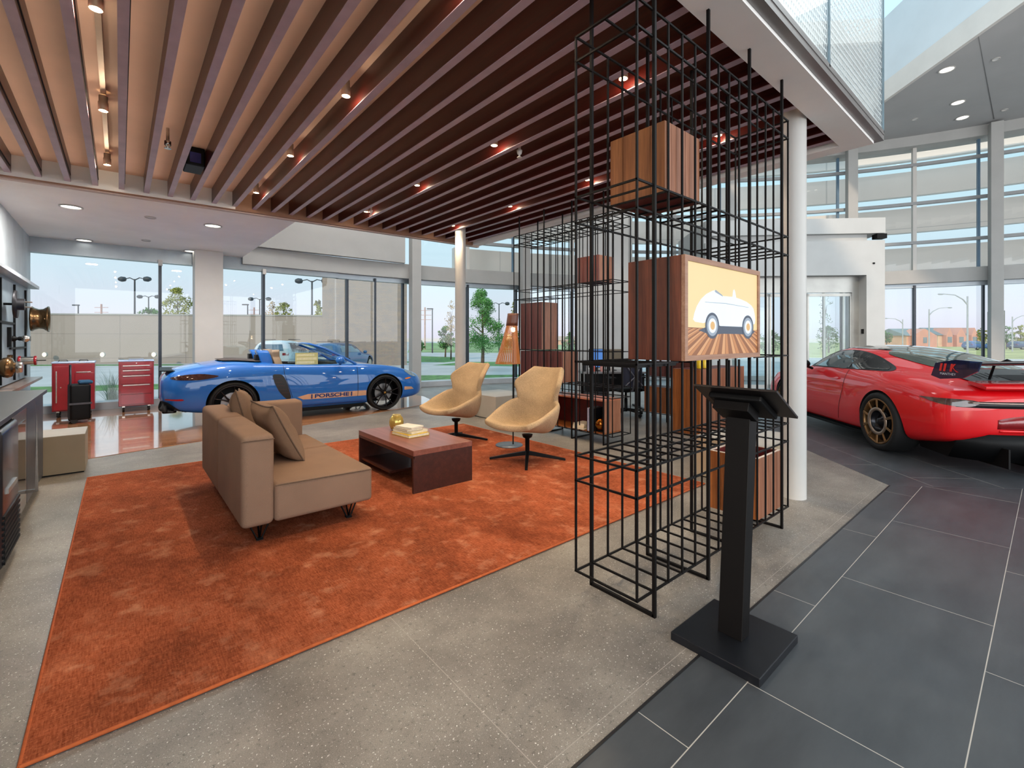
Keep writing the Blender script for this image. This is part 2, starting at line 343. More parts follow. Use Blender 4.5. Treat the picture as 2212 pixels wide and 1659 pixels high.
zone('trim_3', [(-1.3, 1.035), (5.49, 1.035), (5.49, 1.1), (-1.3, 1.1)], 3.225, 3.27, M('satin_grey_channel', (132, 128, 126), .05, 3, rough=.35, metal=.4))
zone('trim_3', [(5.43, 1.1), (5.49, 1.1), (5.49, 7.5), (5.43, 7.5)], 3.225, 3.27, M('satin_grey_channel'))
us = [-.23+.245*k for k in range(-4, 23)]
proto = None
for u_ in us:
    y1 = v0(u_)
    if proto is None or True:
        b_ = MB().box(-.0275, .0275, 1.335, y1, 3.241, 3.44)
        for jy in (2.9, 5.35): pass
        o = b_.build('ceiling_slat', slatw, loc=(u_, 0, 0), label='one of the dark red wooden slats hanging in parallel under the beige ceiling', cat='slat', group='wooden slats of the lounge ceiling')
        MB().box(-.0275, .0275, 1.335, y1, 3.235, 3.241).build('bottom_sheen', slat_sheen, o, label='bottom face with a painted greyish mauve reflection')  # thin layer carrying the painted reflection, same slat underneath
        if u_ < 5.1:
            MB().box(.0275, .0335, 1.5, y1-.1, 3.285, 3.297).build('added_strip_body', blk, o)  # made-up carrier for the added strip light
            area('added_fill_strip', (u_+.046, (1.5+y1)/2, 3.30), .012, y1-1.7, 1.5, (1, .80, .64), (PI, 0, 0))  # added fill, brightens the ceiling between the slats
# low soffit over the car bay
zone('ceiling_low', [(-1.3, 7.66), (2.1, 7.5), (2.1, 12.0), (-1.3, 12.0)], 3.2, 3.7, greyc)
zone('wall_upper', [(2.1, 11.72), (6.0, 11.6), (6.05, 11.75), (2.1, 11.9)], 3.46, 7.5, facw)
zone('wall_soffit_end', [(2.0, 7.5), (2.1, 7.5), (2.1, 12), (2.0, 12)], 3.7, 7.5, white)
# left wall
zone('wall_left', [(-1.24, 1.0), (-1.24, 12.05), (-1.6, 12.05), (-1.6, 1.0)], 0, 3.25, concrete_w)
# ================================================================== HIGH HALL CEILING (z 7.5) with the daylight well
S = math.sqrt(.5)
def dd(a, b): return ((a+b)*S, (a-b)*S)      # a along the diagonal, b across it (towards the right)
hc = M('hall_ceiling_grey', (166, 166, 166), .02, 1, rough=.7)
arcp = [arc(FR+.3, a) for a in range(-24, 34, 3)]
poly = [dd(-6, 8.52)]+[arc(FR+.3, a) for a in (-24, -18, -12, -6, 0, 6, 12, 18, 24)]+[dd(13.6, 8.52)]
poly = [p for p in poly]
a_top = 14.45
# right strip: between the well edge (b=8.52) and the glass
strip = [dd(-2, 8.52)]+[arc(FR+.3, a) for a in range(-24, 40, 3) if (arc(FR, a)[0]-arc(FR, a)[1])*S > 8.52]
last = strip[-1]; strip.append(dd((last[0]+last[1])*S+.35, 8.52))
zone('ceiling_hall_right', strip, 7.5, 7.65, hc)
# far strip over the entrance and left part over the mezzanine
far = [dd(13.2, 8.52), dd(13.2, -6.5)]+[arc(FR+.3, a) for a in range(88, 24, -4) if (arc(FR, a)[0]-arc(FR, a)[1])*S < 8.52]
zone('ceiling_hall_far', far, 7.5, 7.65, hc)
zone('ceiling_hall_left', [dd(13.2, 5.0), dd(13.2, -8.5), dd(2.0, -8.5), dd(2.0, 5.0)], 7.5, 7.65, white)
# skylight curb (light band) and well wall with linear slots
wellm = M('skylight_well_paint', (196, 206, 212), .02, 1, rough=.7)
zone('trim_4', [dd(-2, 8.50), dd(13.2, 8.50), dd(13.2, 8.58), dd(-2, 8.58)], 7.42, 7.9, offw)
zone('wall_skylight', [dd(-2, 8.58), dd(13.2, 8.58), dd(13.2, 8.8), dd(-2, 8.8)], 7.66, 9.6, wellm)
zone('wall_skylight_end', [dd(13.2, 5.0), dd(13.2, 8.8), dd(13.4, 8.8), dd(13.4, 5.0)], 7.5, 9.6, wellm)
for a_ in (6.3, 9.4):
    slot = M('dark_diffuser_slot', (110, 120, 128), .05, 3)
    t = thing('linear_diffuser', 'grey air slot in the pale skylight wall, %s' % ('nearer one at top right' if a_ < 7 else 'farther one beside the mesh screen'), 'air vent', (*dd(a_, 8.56), 8.75), math.radians(45), group='linear air slots in the skylight wall')
    MB().box(-.62, .62, -.012, .02, -.05, .05).build('slot', slot, t); MB().box(-.66, .66, -.016, .0, -.14, -.125).build('lower_flange', slot, t)
# curved header at the top of the tall glazing
def arcband(r0, r1, a0, a1, z0, z1, step=3):
    n = max(1, int(abs(a1-a0)/step)); A = [a0+(a1-a0)*i/n for i in range(n+1)]
    m = MB()
    rs = [[(*arc(r0, a), z0), (*arc(r1, a), z0), (*arc(r1, a), z1), (*arc(r0, a), z1)] for a in A]
    return m.rings(rs, True, False)
arcband(FR-.35, FR+.3, 83, -24, 7.2, 7.55, 2).build('trim_5', facw, kind='structure')
# mid beam
arcband(FR-.28, FR+.05, 90, -24, 3.05, 3.45, 2).build('trim_6', facw, kind='structure')
zone('trim_6', [(2.1, 11.8), (4.3, 11.8), (4.3, 12.14), (2.1, 12.14)], 3.05, 3.45, facw)
# window head (grey aluminium) under the beam
arcband(FR-.1, FR+.06, 90, -24, 2.93, 3.06, 2).build('trim_7', alum, kind='structure')
zone('trim_7', [(-1.24, 11.9), (4.3, 11.93), (4.3, 12.1), (-1.24, 12.1)], 2.93, 3.2, alum)
# low sill curb
sill = M('pale_sill_stone', (176, 180, 184), .04, 4, rough=.4)
arcband(FR-.3, FR+.12, 90, -24, 0, .14, 2).build('trim_8', sill, kind='structure')
zone('trim_8', [(-1.24, 11.8), (4.3, 11.8), (4.3, 12.2), (-1.24, 12.2)], 0, .14, sill)
# ------------------------------------------------------------------ glazing bays
cols_a = [82.5, 69.5, 56.5, 43.5, 30.5, 18.0, 5.0, -8.0, -21.0]
n = 0
def window(nm): return thing(nm, None, None, kind='structure')
straight = [(-1.24, .63), (.63, 1.3), (1.55, 2.55), (2.55, 4.247)]
for x0, x1 in straight:
    n += 1; wn = window('window_%d' % n)
    MB().box(x0, x1, 11.99, 12.003, .14, 2.94).build('glass_pane', pane, wn)
    if x1 < 4.2: MB().box(x1-.025, x1+.025, 11.9, 12.06, .14, 2.94).build('mullion', dkmet, wn); MB().box(x1-.035, x1+.035, 11.84, 11.9, 2.86, 2.98).build('bracket', offw, wn)
bays = [(90, 82.5)]+list(zip(cols_a[:-1], cols_a[1:]))
for i, (a0, a1) in enumerate(bays):
    n += 1; wn = window('window_%d' % n); am = (a0+a1)/2
    arcband(FR-.006, FR+.006, a0, a1, .14, 2.94, 1.5).build('glass_pane', pane, wn)
    def post(r, a, w_, d_, z0, z1, nm, m):
        p = arc(r, a); ob = MB().box(-d_/2, d_/2, -w_/2, w_/2, z0, z1).build(nm, m, wn, loc=(p[0], p[1], 0), rotz=math.radians(a))
    for aa in ([am, a1+.55] if i else [88.9, a1+.75]):
        post(FR-.03, aa, .05, .12, .14, 2.94, 'mullion', dkmet)
    post(FR-.14, am, .045, .045, .14, 3.0, 'tie_rod', dkmet)
    if i:
        arcband(FR-.006, FR+.006, a0, a1, 3.45, 7.2, 1.5).build('upper_glass_pane', pane, wn)
        post(FR-.06, am, .09, .16, 3.45, 7.2, 'mullion', offw)
        for z_ in (4.3, 5.5, 6.68): arcband(FR-.16, FR-.04, a0, a1, z_-.045, z_+.045, 3).build('transom', M('transom_grey', (150, 153, 155), .03, 3, rough=.5), wn)
        post(FR-.02, a1+.9, .06, .1, 3.45, 7.2, 'mullion', M('blue_grey_mullion', (92, 122, 146), .05, 3, rough=.4))
for i, a in enumerate(cols_a):
    p = arc(FR-.46, a); hh = 7.45
    MB().box(-.14, .14, -.13, .13, 0, hh).build('facade_column', facw, loc=(p[0], p[1], 0), rotz=math.radians(a), bevel=.01, kind='structure').name = 'trim_9'
# exterior perforated sun-shade bands outside the tall glazing
band = brickmat('grey_shade_panels', 1.1, 5, .012, (232, 224, 216), (240, 232, 224), (190, 186, 182), off=0, rough=.55)
for i, (z0, z1) in enumerate(((3.62, 4.36), (4.86, 5.66), (6.06, 6.86), (7.22, 7.9))):
    t = arcband(FR+1.15, FR+1.35, 76, -10, z0, z1, 2).build('sunshade_band', band, label=['lowest curved grey sunshade band outside the tall glazing', 'second curved grey sunshade band from the bottom outside the glazing', 'third curved grey sunshade band up outside the glazing', 'topmost curved grey sunshade band outside the glazing, just under the roof'][i], cat='sunshade', group='curved sunshade bands around the tall glazing')

# ------------------------------------------------------------------ round steel columns and the square pillar, the white pier
for (x, y, lb) in ((4.40, 1.44, 'white round steel column beside the near wire rack'), (4.52, 6.70, 'white round steel column behind the left lounge chair')):
    MB().lathe([(.092, 0), (.092, 3.43)], 32).build('round_column', M('column_paint', (184, 182, 178), .02, 2, rough=.45), loc=(x, y, 0), label=lb, cat='column')
MB().box(-.25, .25, -.2, .2, 0, 3.2).build('square_pillar', offw, loc=(1.42, 11.62, 0), bevel=.01, label='square white pillar at the window behind the blue car', cat='pillar')
p0, p1 = at(1246, 11.3), at(1357, 11.3)
ang = math.atan2(p1[1]-p0[1], p1[0]-p0[0]); L = math.hypot(p1[0]-p0[0], p1[1]-p0[1])
MB().box(0, L, 0, .35, 0, 7.48).build('wide_pier', facw, loc=(p0[0], p0[1], 0), rotz=ang, label='broad white pier rising behind the office desk', cat='pillar')
# the rest of the hall behind the camera
hw = M('hall_wall_paint', (190, 190, 188), .03, 1, rough=.7)
zone('wall_back', [(-8, -10), (26, -10), (26, -10.3), (-8, -10.3)], 6.4, 7.5, hw)
for x in (-8, -2.5, 3, 8.5, 14, 19.5): zone('wall_back', [(x, -9.95), (x+.5, -9.95), (x+.5, -10.35), (x, -10.35)], 0, 6.4, hw)
zone('wall_side', [(-8, -10.3), (-8, 1.0), (-8.3, 1.0), (-8.3, -10.3)], 6.4, 7.5, hw)
zone('wall_side', [(-8.3, 1.0), (-1.24, 1.0), (-1.24, 1.2), (-8.3, 1.2)], 0, 7.5, hw)
zone('ceiling_hall_near', [(-8.3, -10.3), (26, -10.3), (26, -7.2), (-8.3, -7.2)], 7.5, 7.65, hw)
zone('ceiling_hall_near', [(-8.3, -7.2), (1.0, -7.2), (1.0, 1.2), (-8.3, 1.2)], 7.5, 7.65, hw)
# ------------------------------------------------------------------ mesh balustrade screens on the mezzanine edge
mm = meshmat(); rail = M('slim_grey_rail', (120, 140, 150), .05, 4, metal=.5, rough=.3)
for nm, loc, rz, L, joints, lb in (('mesh_screen', (-1.2, 1.05, 0), 0, 6.675, [.4, 1.9, 3.4, 5.05], 'white expanded mesh screen on the mezzanine edge facing the camera'), ('mesh_screen', (5.465, 1.11, 0), PI/2, 6.5, [1.6, 3.2, 4.8], 'white expanded mesh screen on the mezzanine side edge toward the entrance')):
    t = thing(nm, lb, 'screen', loc, rz)
    MB().box(0, L, -.004, .004, 3.29, 6.2).build('mesh_panel', mm, t)
    MB().box(0, L, -.016, -.006, 3.29, 6.2).build('glass_panel', pane, t)
    MB().box(0, L, -.02, .02, 3.27, 3.31).build('bottom_channel', M('satin_grey_channel'), t)
    for j in joints+[L-.01]: MB().box(j-.012, j+.012, -.02, .02, 3.29, 6.2).build('joint_post', rail, t)
zone('wall_mezzanine', [(-1.3, 1.15), (5.35, 1.15), (5.35, 1.2), (-1.3, 1.2)], 3.62, 4.0, white)
# ------------------------------------------------------------------ entrance vestibule (its front looks along the diagonal)
t = thing('entrance_vestibule', 'white box shaped entrance vestibule with sliding glass doors behind the red car', 'entrance', (*dd(12.65, 8.66), 0), math.radians(-45))
al = M('door_aluminium', (160, 160, 156), .04, 3, rough=.35, metal=.6)
V = MB()   # local x to the right (negative to the left), y away
vw = M('vestibule_white', (180, 182, 181), .02, 2, rough=.5)
V.box(-.45, 0, 0, .62, 0, 3.92).box(-3.9, -.45, .0, 2.6, 3.02, 3.92).box(-4.5, -3.9, 0, .62, 0, 3.92).box(-.2, 0, .62, 2.6, 3.02, 3.92).box(-4.5, -4.3, .62, 2.6, 3.02, 3.92)
V.build('wall_shell', vw, t)
MB().box(-4.5, -.34, .15, 2.6, 3.92, 4.10).build('recess_band', vw, t)
MB().box(-4.5, 0, -.02, 2.6, 4.10, 4.50).build('canopy_slab', vw, t)
df = thing('sliding_door', None, None); df.parent = t
dfm = MB().box(-3.9, -.45, .3, .42, 2.6, 3.02).box(-.62, -.45, .3, .42, 0, 2.6).box(-3.9, -3.75, .3, .42, 0, 2.6).build('door_frame', al, t)
bpy.data.objects.remove(df)
for k, (x0, x1, yy) in enumerate(((-3.75, -2.75, .33), (-2.7, -1.75, .38), (-1.75, -.62, .33))):
    d_ = MB().box(x0, x1, yy, yy+.012, .06, 2.55).build('sliding_door', pane_t, t)
    MB().box(x0, x0+.045, yy-.02, yy+.035, .02, 2.58).box(x1-.045, x1, yy-.02, yy+.035, .02, 2.58).box(x0, x1, yy-.02, yy+.035, 2.5, 2.58).box(x0, x1, yy-.02, yy+.035, .02, .12).build('door_stile', al, d_)
MB().box(-4.3, -.2, 2.5, 2.52, 0, 3.0).build('outer_glass_wall', pane_t, t)
for x in (-.1, -4.4): MB().box(x-.006, x+.006, .62, 2.5, 0, 3.02).build('side_glass_wall', pane_t, t)
for x in (-.13, -4.43):
    for y in (1.5, 2.45): MB().box(x, x+.06, y, y+.06, 0, 3.02).build('glass_wall_post', al, t)
MB().box(-.30, -.26, -.03, 0, 3.30, 3.34).build('door_sensor', blkpl, t); MB().box(-.47, -.45, .1, .18, 1.5, 1.62).build('push_plate', blkpl, t)
s_ = MB().box(-.14, .1, -.1, .1, -.06, .06).build('wall_speaker', blkpl, loc=(*dd(12.7, 8.58), 4.02), rotz=math.radians(-45), label='small dark loudspeaker under the vestibule canopy corner', cat='speaker')
# ------------------------------------------------------------------ fittings in the ceilings
def downlight(x, y, z, r, lb, grp, on=lit):
    t = thing('recessed_downlight', lb, 'ceiling light', (x, y, z), group=grp)
    MB().lathe([(r, -.012), (r*.86, -.016), (r*.8, -.002), (r, 0)], 20, cap=False).build('trim_ring', offw, t)
    MB().lathe([(r*.8, -.004), (.001, -.004)], 20, cap=False).build('lit_lens', on, t); return t
for x, y, lb in ((-.52, 8.87, 'recessed downlight in the grey soffit nearest the dark display wall'), (1.15, 8.85, 'recessed downlight in the grey soffit right under the wood ceiling edge'), (-.51, 11.7, 'recessed downlight in the grey soffit at the far left near the window'), (1.13, 11.7, 'recessed downlight in the grey soffit beside the square pillar')):
    downlight(x, y, 3.2, .13, lb, None)
for x, y, lb in ((.35, 8.86, 'small round ceiling speaker between the two front soffit downlights'), (.37, 10.98, 'small round ceiling speaker farther back in the grey soffit')):
    downlight(x, y, 3.2, .075, lb, None, M('white_grille', (214, 214, 214), .03, 90)).name = 'ceiling_speaker'
hl = [((14.35, 1.57), 'largest and nearest of three downlights in the hall ceiling'), ((16.56, 1.60), 'middle one of three downlights in the hall ceiling'), ((17.79, 1.63), 'farthest of three downlights in the hall ceiling near the curved glazing')]
for (x, y), lb in hl: downlight(x, y, 7.5, .15, lb, None)
for (x, y), lb in (((14.63, .81), 'small lit fitting at the right of the hall ceiling seam'), ((16.9, 2.5), 'small lit fitting left in the hall ceiling by the glazing'), ((18.04, .84), 'small faint fitting far right in the hall ceiling')): downlight(x, y, 7.5, .07, lb, None, M('white_grille'))
zone('trim_10', [(13.13, .98), (13.15, .98), (18.58, 1.08), (18.56, 1.06)], 7.494, 7.5, M('dark_seam', (90, 90, 90)))
# track spotlights between the slats: rows in u, stations in v
rows = [(-.11, (5.19, 6.77, 3.62, 2.05)), (1.34, (3.63, 5.19, 6.79, 2.05)), (2.83, (3.6, 5.16, 6.73, 2.06)), (4.30, (3.65, 5.1, 6.6, 2.05))]
rl = ['leftmost row', 'second row from the left', 'third row from the left', 'rightmost row']
sl = {3.6: 'second', 5.1: 'third', 6.7: 'farthest', 2.0: 'nearest'}
for ri, (ru, vs) in enumerate(rows):
    ru = min(us, key=lambda q: abs(q+.1225-ru))+.1225
    tk = MB().box(-.017, .017, -2.7, 2.7, -.035, 0).build('light_track', M('silver_track', (170, 150, 130), .05, 5, metal=.5), loc=(ru, 4.4, 3.44), label='thin ceiling light track, %s between the slats' % rl[ri], cat='light track')
    for vv in vs:
        which = sl[min(sl, key=lambda q: abs(q-vv))]
        t = thing('track_spotlight', '%s lit spotlight on the %s light track' % (which, rl[ri].replace(' row', '')), 'spotlight', (ru, vv, 3.40), group='warm spotlights between the ceiling slats')
        MB().lathe([(.03, 0), (.03, -.05), (.034, -.055), (.034, -.125), (.028, -.125), (.026, -.10)], 18, cap=False).build('housing', M('silver_track'), t)
        MB().lathe([(.026, -.112), (.001, -.112)], 16, cap=False).build('bulb', litw, t)
        l = bpy.data.lights.new('spot', 'SPOT'); l.energy = 85; l.color = (1, .80, .56); l.spot_size = math.radians(96); l.spot_blend = .7; l.shadow_soft_size = .03
        lo = bpy.data.objects.new('spot_beam', l); COL.objects.link(lo); lo.location = (ru, vv, 3.27)
        if ri == 0: lo.rotation_euler = (0, math.radians(42), 0)
        l.energy = 150 if ri == 0 else 85
        l = bpy.data.lights.new('glow', 'POINT'); l.energy = 4.5; l.color = (1, .80, .58); l.shadow_soft_size = .02
        lo = bpy.data.objects.new('bulb_glow', l); COL.objects.link(lo); lo.location = (ru, vv, 3.258)
# soffit and hall lamps give real light
for x, y in ((-.52, 8.87), (1.15, 8.85)):
    area('soffit_lamp', (x, y, 3.17), .2, .2, 60, (1, .95, .88))
area('slot_lamp', (4.0, 9.0, 7.3), 4, 2, 170, (1, .97, .93))
t = thing('sprinkler_head', 'small steel sprinkler head hanging between the left slats', 'sprinkler', (.36, 5.68, 3.44))
MB().lathe([(.014, 0), (.014, -.13), (.028, -.13), (.028, -.17), (.012, -.175), (.012, -.2)], 12).build('pipe', chrome, t); MB().lathe([(.03, -.2), (.03, -.203)], 12).build('deflector', chrome, t)
for x, y, lb in ((2.75, 6.55, 'pale pendent sprinkler between the slats above the round column'), (3.02, 3.5, 'pale pendent sprinkler between slats left of the hanging wooden cube')):
    t = thing('sprinkler_head', lb, 'sprinkler', (min(us, key=lambda q: abs(q+.1225-x))+.1225, y, 3.44))
    MB().lathe([(.014, 0), (.014, -.18), (.03, -.18), (.022, -.215), (.01, -.22), (.01, -.25)], 12).build('pipe', offw, t); MB().lathe([(.026, -.25), (.026, -.254)], 12).build('deflector', offw, t)
t = thing('ceiling_projector_box', 'black box shaped sensor mounted between the left slats', 'sensor', (.625, 6.2, 3.44))
MB().box(-.085, .085, -.16, .16, -.2, 0).build('body', blkpl, t, bevel=.01); MB().box(-.05, .05, -.163, -.158, -.17, -.06).build('lens_window', M('blue_glass_lens', (40, 50, 110), .1, 4, rough=.1), t)
# ================================================================== SOFA
sf = thing('sofa', 'taupe fabric two seat sofa with a low square back standing on the rust rug', 'sofa', (1.01, 4.22, 0))
def cushion(x0, x1, y0, y1, z0, z1, nm, r=.03, par=sf, m=sofa_f):
    return MB().box(x0, x1, y0, y1, z0, z1).build(nm, m, par, bevel=r, seg=4)
cushion(-.43, -.235, -.91, .022, .14, .735, 'back_module', .038); cushion(-.43, -.235, .034, .92, .14, .735, 'back_module', .038)
cushion(-.237, .435, -.91, .028, .145, .395, 'seat_module'); cushion(-.237, .435, .032, .70, .145, .395, 'seat_module')
cushion(-.237, .40, .70, .92, .145, .735, 'armrest')
MB().tube([(-.232, -.912, .39), (.425, -.912, .378)], .0045, 6).tube([(-.43, -.912, .70), (-.24, -.912, .70)], .004, 6).build('piping', M('dark_taupe_piping', (92, 72, 56), .1, 60, rough=.9), sf)
for x, y in ((-.30, -.78), (.30, -.78), (-.30, .78), (.30, .78)):
    MB().tube([(x-.07, y, .145), (x-.015, y, .02), (x+.015, y, .02), (x+.07, y, .145)], .006, 8).tube([(x, y-.07, .145), (x, y, .02), (x, y+.07, .145)], .006, 8).box(x-.08, x+.08, y-.03, y+.03, .138, .146).box(x-.02, x+.02, y-.02, y+.02, .012, .022).build('leg', blk, sf)
def pillow(nm, loc, rot, w_, h_, th, lb):
    N = 22; rsA = []; vs = []; fs = []
    for sgn in (1, -1):
        base = len(vs)
        for j in range(N+1):
            for i in range(N+1):
                a, b_ = -1+2*i/N, -1+2*j/N
                k = (1-a**4)*(1-b_**4); pin = 1-.10*(1-abs(a)**2)*abs(b_)**3; pin2 = 1-.10*(1-abs(b_)**2)*abs(a)**3
                wr = .008*math.sin(7*a+3*b_)*k+.006*math.sin(11*b_-4*a)*k
                vs.append((a*w_/2*pin2, sgn*(th/2*k**.55+wr*.6), b_*h_/2*pin-.03*(1-b_)*0))
        for j in range(N):
            for i in range(N):
                q = (base+j*(N+1)+i, base+j*(N+1)+i+1, base+(j+1)*(N+1)+i+1, base+(j+1)*(N+1)+i)
                fs.append(q if sgn < 0 else q[::-1])
    t = thing(nm, lb, 'cushion', loc); t.rotation_euler = rot
    MB().add(vs, fs, True).build('pillow_body', cush_f, t)
    pts = []
    for (a0, b0, a1, b1) in ((-1, -1, 1, -1), (1, -1, 1, 1), (1, 1, -1, 1), (-1, 1, -1, -1)):
        for q in range(9):
            a, b_ = a0+(a1-a0)*q/9, b0+(b1-b0)*q/9; pin = 1-.10*(1-abs(a)**2)*abs(b_)**3; pin2 = 1-.10*(1-abs(b_)**2)*abs(a)**3
            pts.append((a*w_/2*pin2, 0, b_*h_/2*pin))
    pts.append(pts[0]); MB().tube(pts, .006, 6).build('seam_piping', M('dark_taupe_piping'), t)
# pillows lean against the back: local x = along v, local z up, thickness along u
pillow('scatter_cushion', (.965, 4.05, .615), (math.radians(-27), 0, PI/2+.10), .50, .52, .17, 'large taupe scatter cushion leaning on the near half of the sofa back')
pillow('scatter_cushion', (.85, 4.66, .655), (math.radians(-14), math.radians(4), PI/2-.22), .50, .52, .18, 'taupe scatter cushion leaning farther back, on the far half of the sofa')
# ================================================================== COFFEE TABLE
ct = thing('coffee_table', 'low dark brown wooden coffee table with panel ends on the rust rug', 'table', (2.24, 4.18, .012))
dkw = wood('dark_brown_table_wood', (40, 17, 12), (72, 34, 25), 1, 2.4, rough=.34)
top = wood('reddish_table_top', (104, 56, 44), (146, 90, 74), 1, 2.4, rough=.3)
MB().box(-.31, .31, -.60, .60, .325, .373).build('table_top', top, ct, bevel=.003)
MB().box(-.31, .31, -.60, -.575, 0, .325).build('side_panel', dkw, ct, bevel=.002); MB().box(-.31, .31, .575, .60, 0, .325).build('side_panel', dkw, ct, bevel=.002)
MB().box(-.22, -.20, -.575, .575, .05, .325).build('long_panel', dkw, ct) if 0 else MB().box(-.06, .31, -.10, -.08, .085, .325).build('divider', dkw, ct)
MB().box(-.29, .31, -.10, .575, .065, .085).build('lower_shelf', dkw, ct)
MB().box(-.308, -.30, -.6, .6, .30, .326).build('front_apron', dkw, ct)
ZT = .387
pap = M('book_paper_block', (222, 212, 190), .05, 90, rough=.85)
def book(nm, loc, rz, w_, d_, h_, c, lb, grp=None, parent=None):
    t = thing(nm, lb, 'book', loc, rz, grp); cm = M('book_cover_%d_%d_%d' % c, c, .05, 20, rough=.4)
    MB().box(-w_/2, w_/2, -d_/2, d_/2, 0, .003).box(-w_/2, w_/2, -d_/2, d_/2, h_-.003, h_).box(-w_/2, -w_/2+.003, -d_/2, d_/2, 0, h_).build('cover', cm, t)
    MB().box(-w_/2+.003, w_/2-.004, -d_/2+.004, d_/2-.004, .003, h_-.003).build('pages', pap, t); return t
bz = ZT
for (w_, d_, h_, c, rz, dx, dy, lb) in ((.24, .31, .028, (206, 172, 30), PI*1.0+.1, 0, 0, 'yellow hardcover book at the bottom of the stack on the coffee table'), (.22, .28, .022, (196, 186, 160), .25+PI, .01, .02, 'cream book second from the bottom on the coffee table'), (.19, .25, .020, (170, 150, 124), .1+PI, -.01, .03, 'beige book third from the bottom on the coffee table'), (.17, .23, .016, (216, 208, 192), .3+PI, .0, .02, 'thin pale grey book on top of the coffee table stack')):
    book('book', (2.24+dx, 4.22+dy, bz), rz, w_, d_, h_, c, lb, 'books stacked on the coffee table'); bz += h_+.0005
t = thing('glass_vase', 'round amber gold glass vase beside the stacked books', 'vase', (2.25, 4.55, ZT))
MB().lathe([(.035, 0), (.058, .008), (.074, .05), (.076, .085), (.066, .125), (.048, .15), (.044, .155), (.044, .150), (.062, .12), (.07, .085), (.066, .05), (.05, .015), (.001, .012)], 28, cap=False).build('bowl', gold, t)
MB().lathe([(.044, .152), (.048, .158), (.046, .160), (.041, .154)], 28, cap=False).build('rim', M('pale_gold_rim', (230, 214, 160), .03, 9, rough=.2, metal=.6), t)
# ================================================================== LOUNGE CHAIRS
def catm(keys, x):
    i = 0
    while i < len(keys)-2 and keys[i+1][0] < x: i += 1
    k0, k1, k2, k3 = keys[max(i-1, 0)], keys[i], keys[i+1], keys[min(i+2, len(keys)-1)]; t = (x-k1[0])/(k2[0]-k1[0]); r = [x]; h = t*t*t; s = t*t
    for c in (1, 2, 3):
        m1 = (k2[c]-k0[c])/(k2[0]-k0[0])*(k2[0]-k1[0]); m2 = (k3[c]-k1[c])/(k3[0]-k1[0])*(k2[0]-k1[0])
        r.append((2*h-3*s+1)*k1[c]+(h-2*s+t)*m1+(-2*h+3*s)*k2[c]+(h-s)*m2)
    return r
def lounge_chair(label, loc, rz):
    """local -x is the front of the chair"""
    t = thing('lounge_chair', label, 'chair', loc, rz, 'sand coloured swivel lounge chairs')
    # shell: grid over (s across, t along) : seat -> back -> wing head
    NS, NT = 26, 44
    CK = [(0, -.415, 0, .385), (.12, -.30, 0, .372), (.30, -.05, 0, .325), (.40, .12, 0, .30), (.47, .20, 0, .36), (.58, .265, 0, .52), (.66, .285, 0, .63), (.75, .34, 0, .73), (.88, .42, 0, .88), (1, .48, 0, .985)]
    RK = [(0, -.365, .30, .41), (.12, -.27, .35, .465), (.30, -.08, .38, .555), (.40, .05, .375, .605), (.47, .13, .355, .635), (.58, .195, .29, .665), (.66, .175, .30, .72), (.75, .165, .335, .81), (.84, .215, .325, .875), (.93, .33, .27, .94), (1, .43, .215, .98)]
    def P(s, q):
        c = catm(CK, q); r = catm(RK, q); a = abs(s)
        e_ = 2.2+2.8*min(1, q/.16) if q < .44 else 5.0-2.6*min(1, (q-.44)/.14); w_ = a**e_
        ys = s
        return (c[1]+(r[1]-c[1])*w_, r[2]*ys, c[3]+(r[3]-c[3])*w_)
    vs = []; fs = []
    for j in range(NT+1):
        for i in range(NS+1): vs.append(P(-1+2*i/NS, j/NT))
    for j in range(NT):
        for i in range(NS): a = j*(NS+1)+i; fs.append((a, a+1, a+NS+2, a+NS+1))
    me = MB().add(vs, fs, True); o = me.build('seat_shell', chair_f, t)
    md = o.modifiers.new('thick', 'SOLIDIFY'); md.thickness = .06; md.offset = -1; md.use_even_offset = False
    sb = o.modifiers.new('sub', 'SUBSURF'); sb.levels = 1; sb.render_levels = 1
    # seat pad and lumbar pad
    def pad(q0, q1, sw, th, nm):
        vs = []; fs = []; A, B = 16, 16
        for sgn in (0, 1):
            for j in range(B+1):
                for i in range(A+1):
                    s, q = (-1+2*i/A), q0+(q1-q0)*j/B; p = Vector(P(s*sw, q)); k = ((1-s**6)*(1-(2*j/B-1)**6))**.5
                    d = Vector((-.12, 0, 1)) if q < .42 else Vector((-1, 0, .28)); d.normalize(); vs.append(tuple(p+d*(th*k*sgn+.002)))
        n = (A+1)*(B+1)
        for j in range(B):
            for i in range(A): a = j*(A+1)+i; fs.append((n+a, n+a+1, n+a+A+2, n+a+A+1))
        MB().add(vs, fs, True).build(nm, chair_f, t)
    pad(.05, .43, .78, .03, 'seat_pad'); pad(.655, .97, .80, .018, 'head_pad')
    MB().lathe([(.024, .06), (.024, .24), (.05, .255), (.06, .285)], 20).build('column', blk, t)
    for k in range(4):
        a = PI/4+k*PI/2-rz+0.02
        MB().add([(.02*math.cos(a+q), .02*math.sin(a+q), z) for q in (PI/2, -PI/2) for z in (.105, .06)]+[(.42*math.cos(a)+.014*math.cos(a+q), .42*math.sin(a)+.014*math.sin(a+q), z) for q in (PI/2, -PI/2) for z in (.024, .003)],
                 [(0, 1, 3, 2), (4, 6, 7, 5), (0, 4, 5, 1), (2, 3, 7, 6), (0, 2, 6, 4), (1, 5, 7, 3)]).build('leg', blk, t, bevel=.003)
    return t
lounge_chair('sand tweed lounge chair with a winged back, the nearer right one, beside the floor lamp', (3.44, 3.78, .012), math.radians(10))
lounge_chair('sand tweed lounge chair with a winged back, the farther left one, before the round column', (3.40, 5.14, .012), math.radians(6))
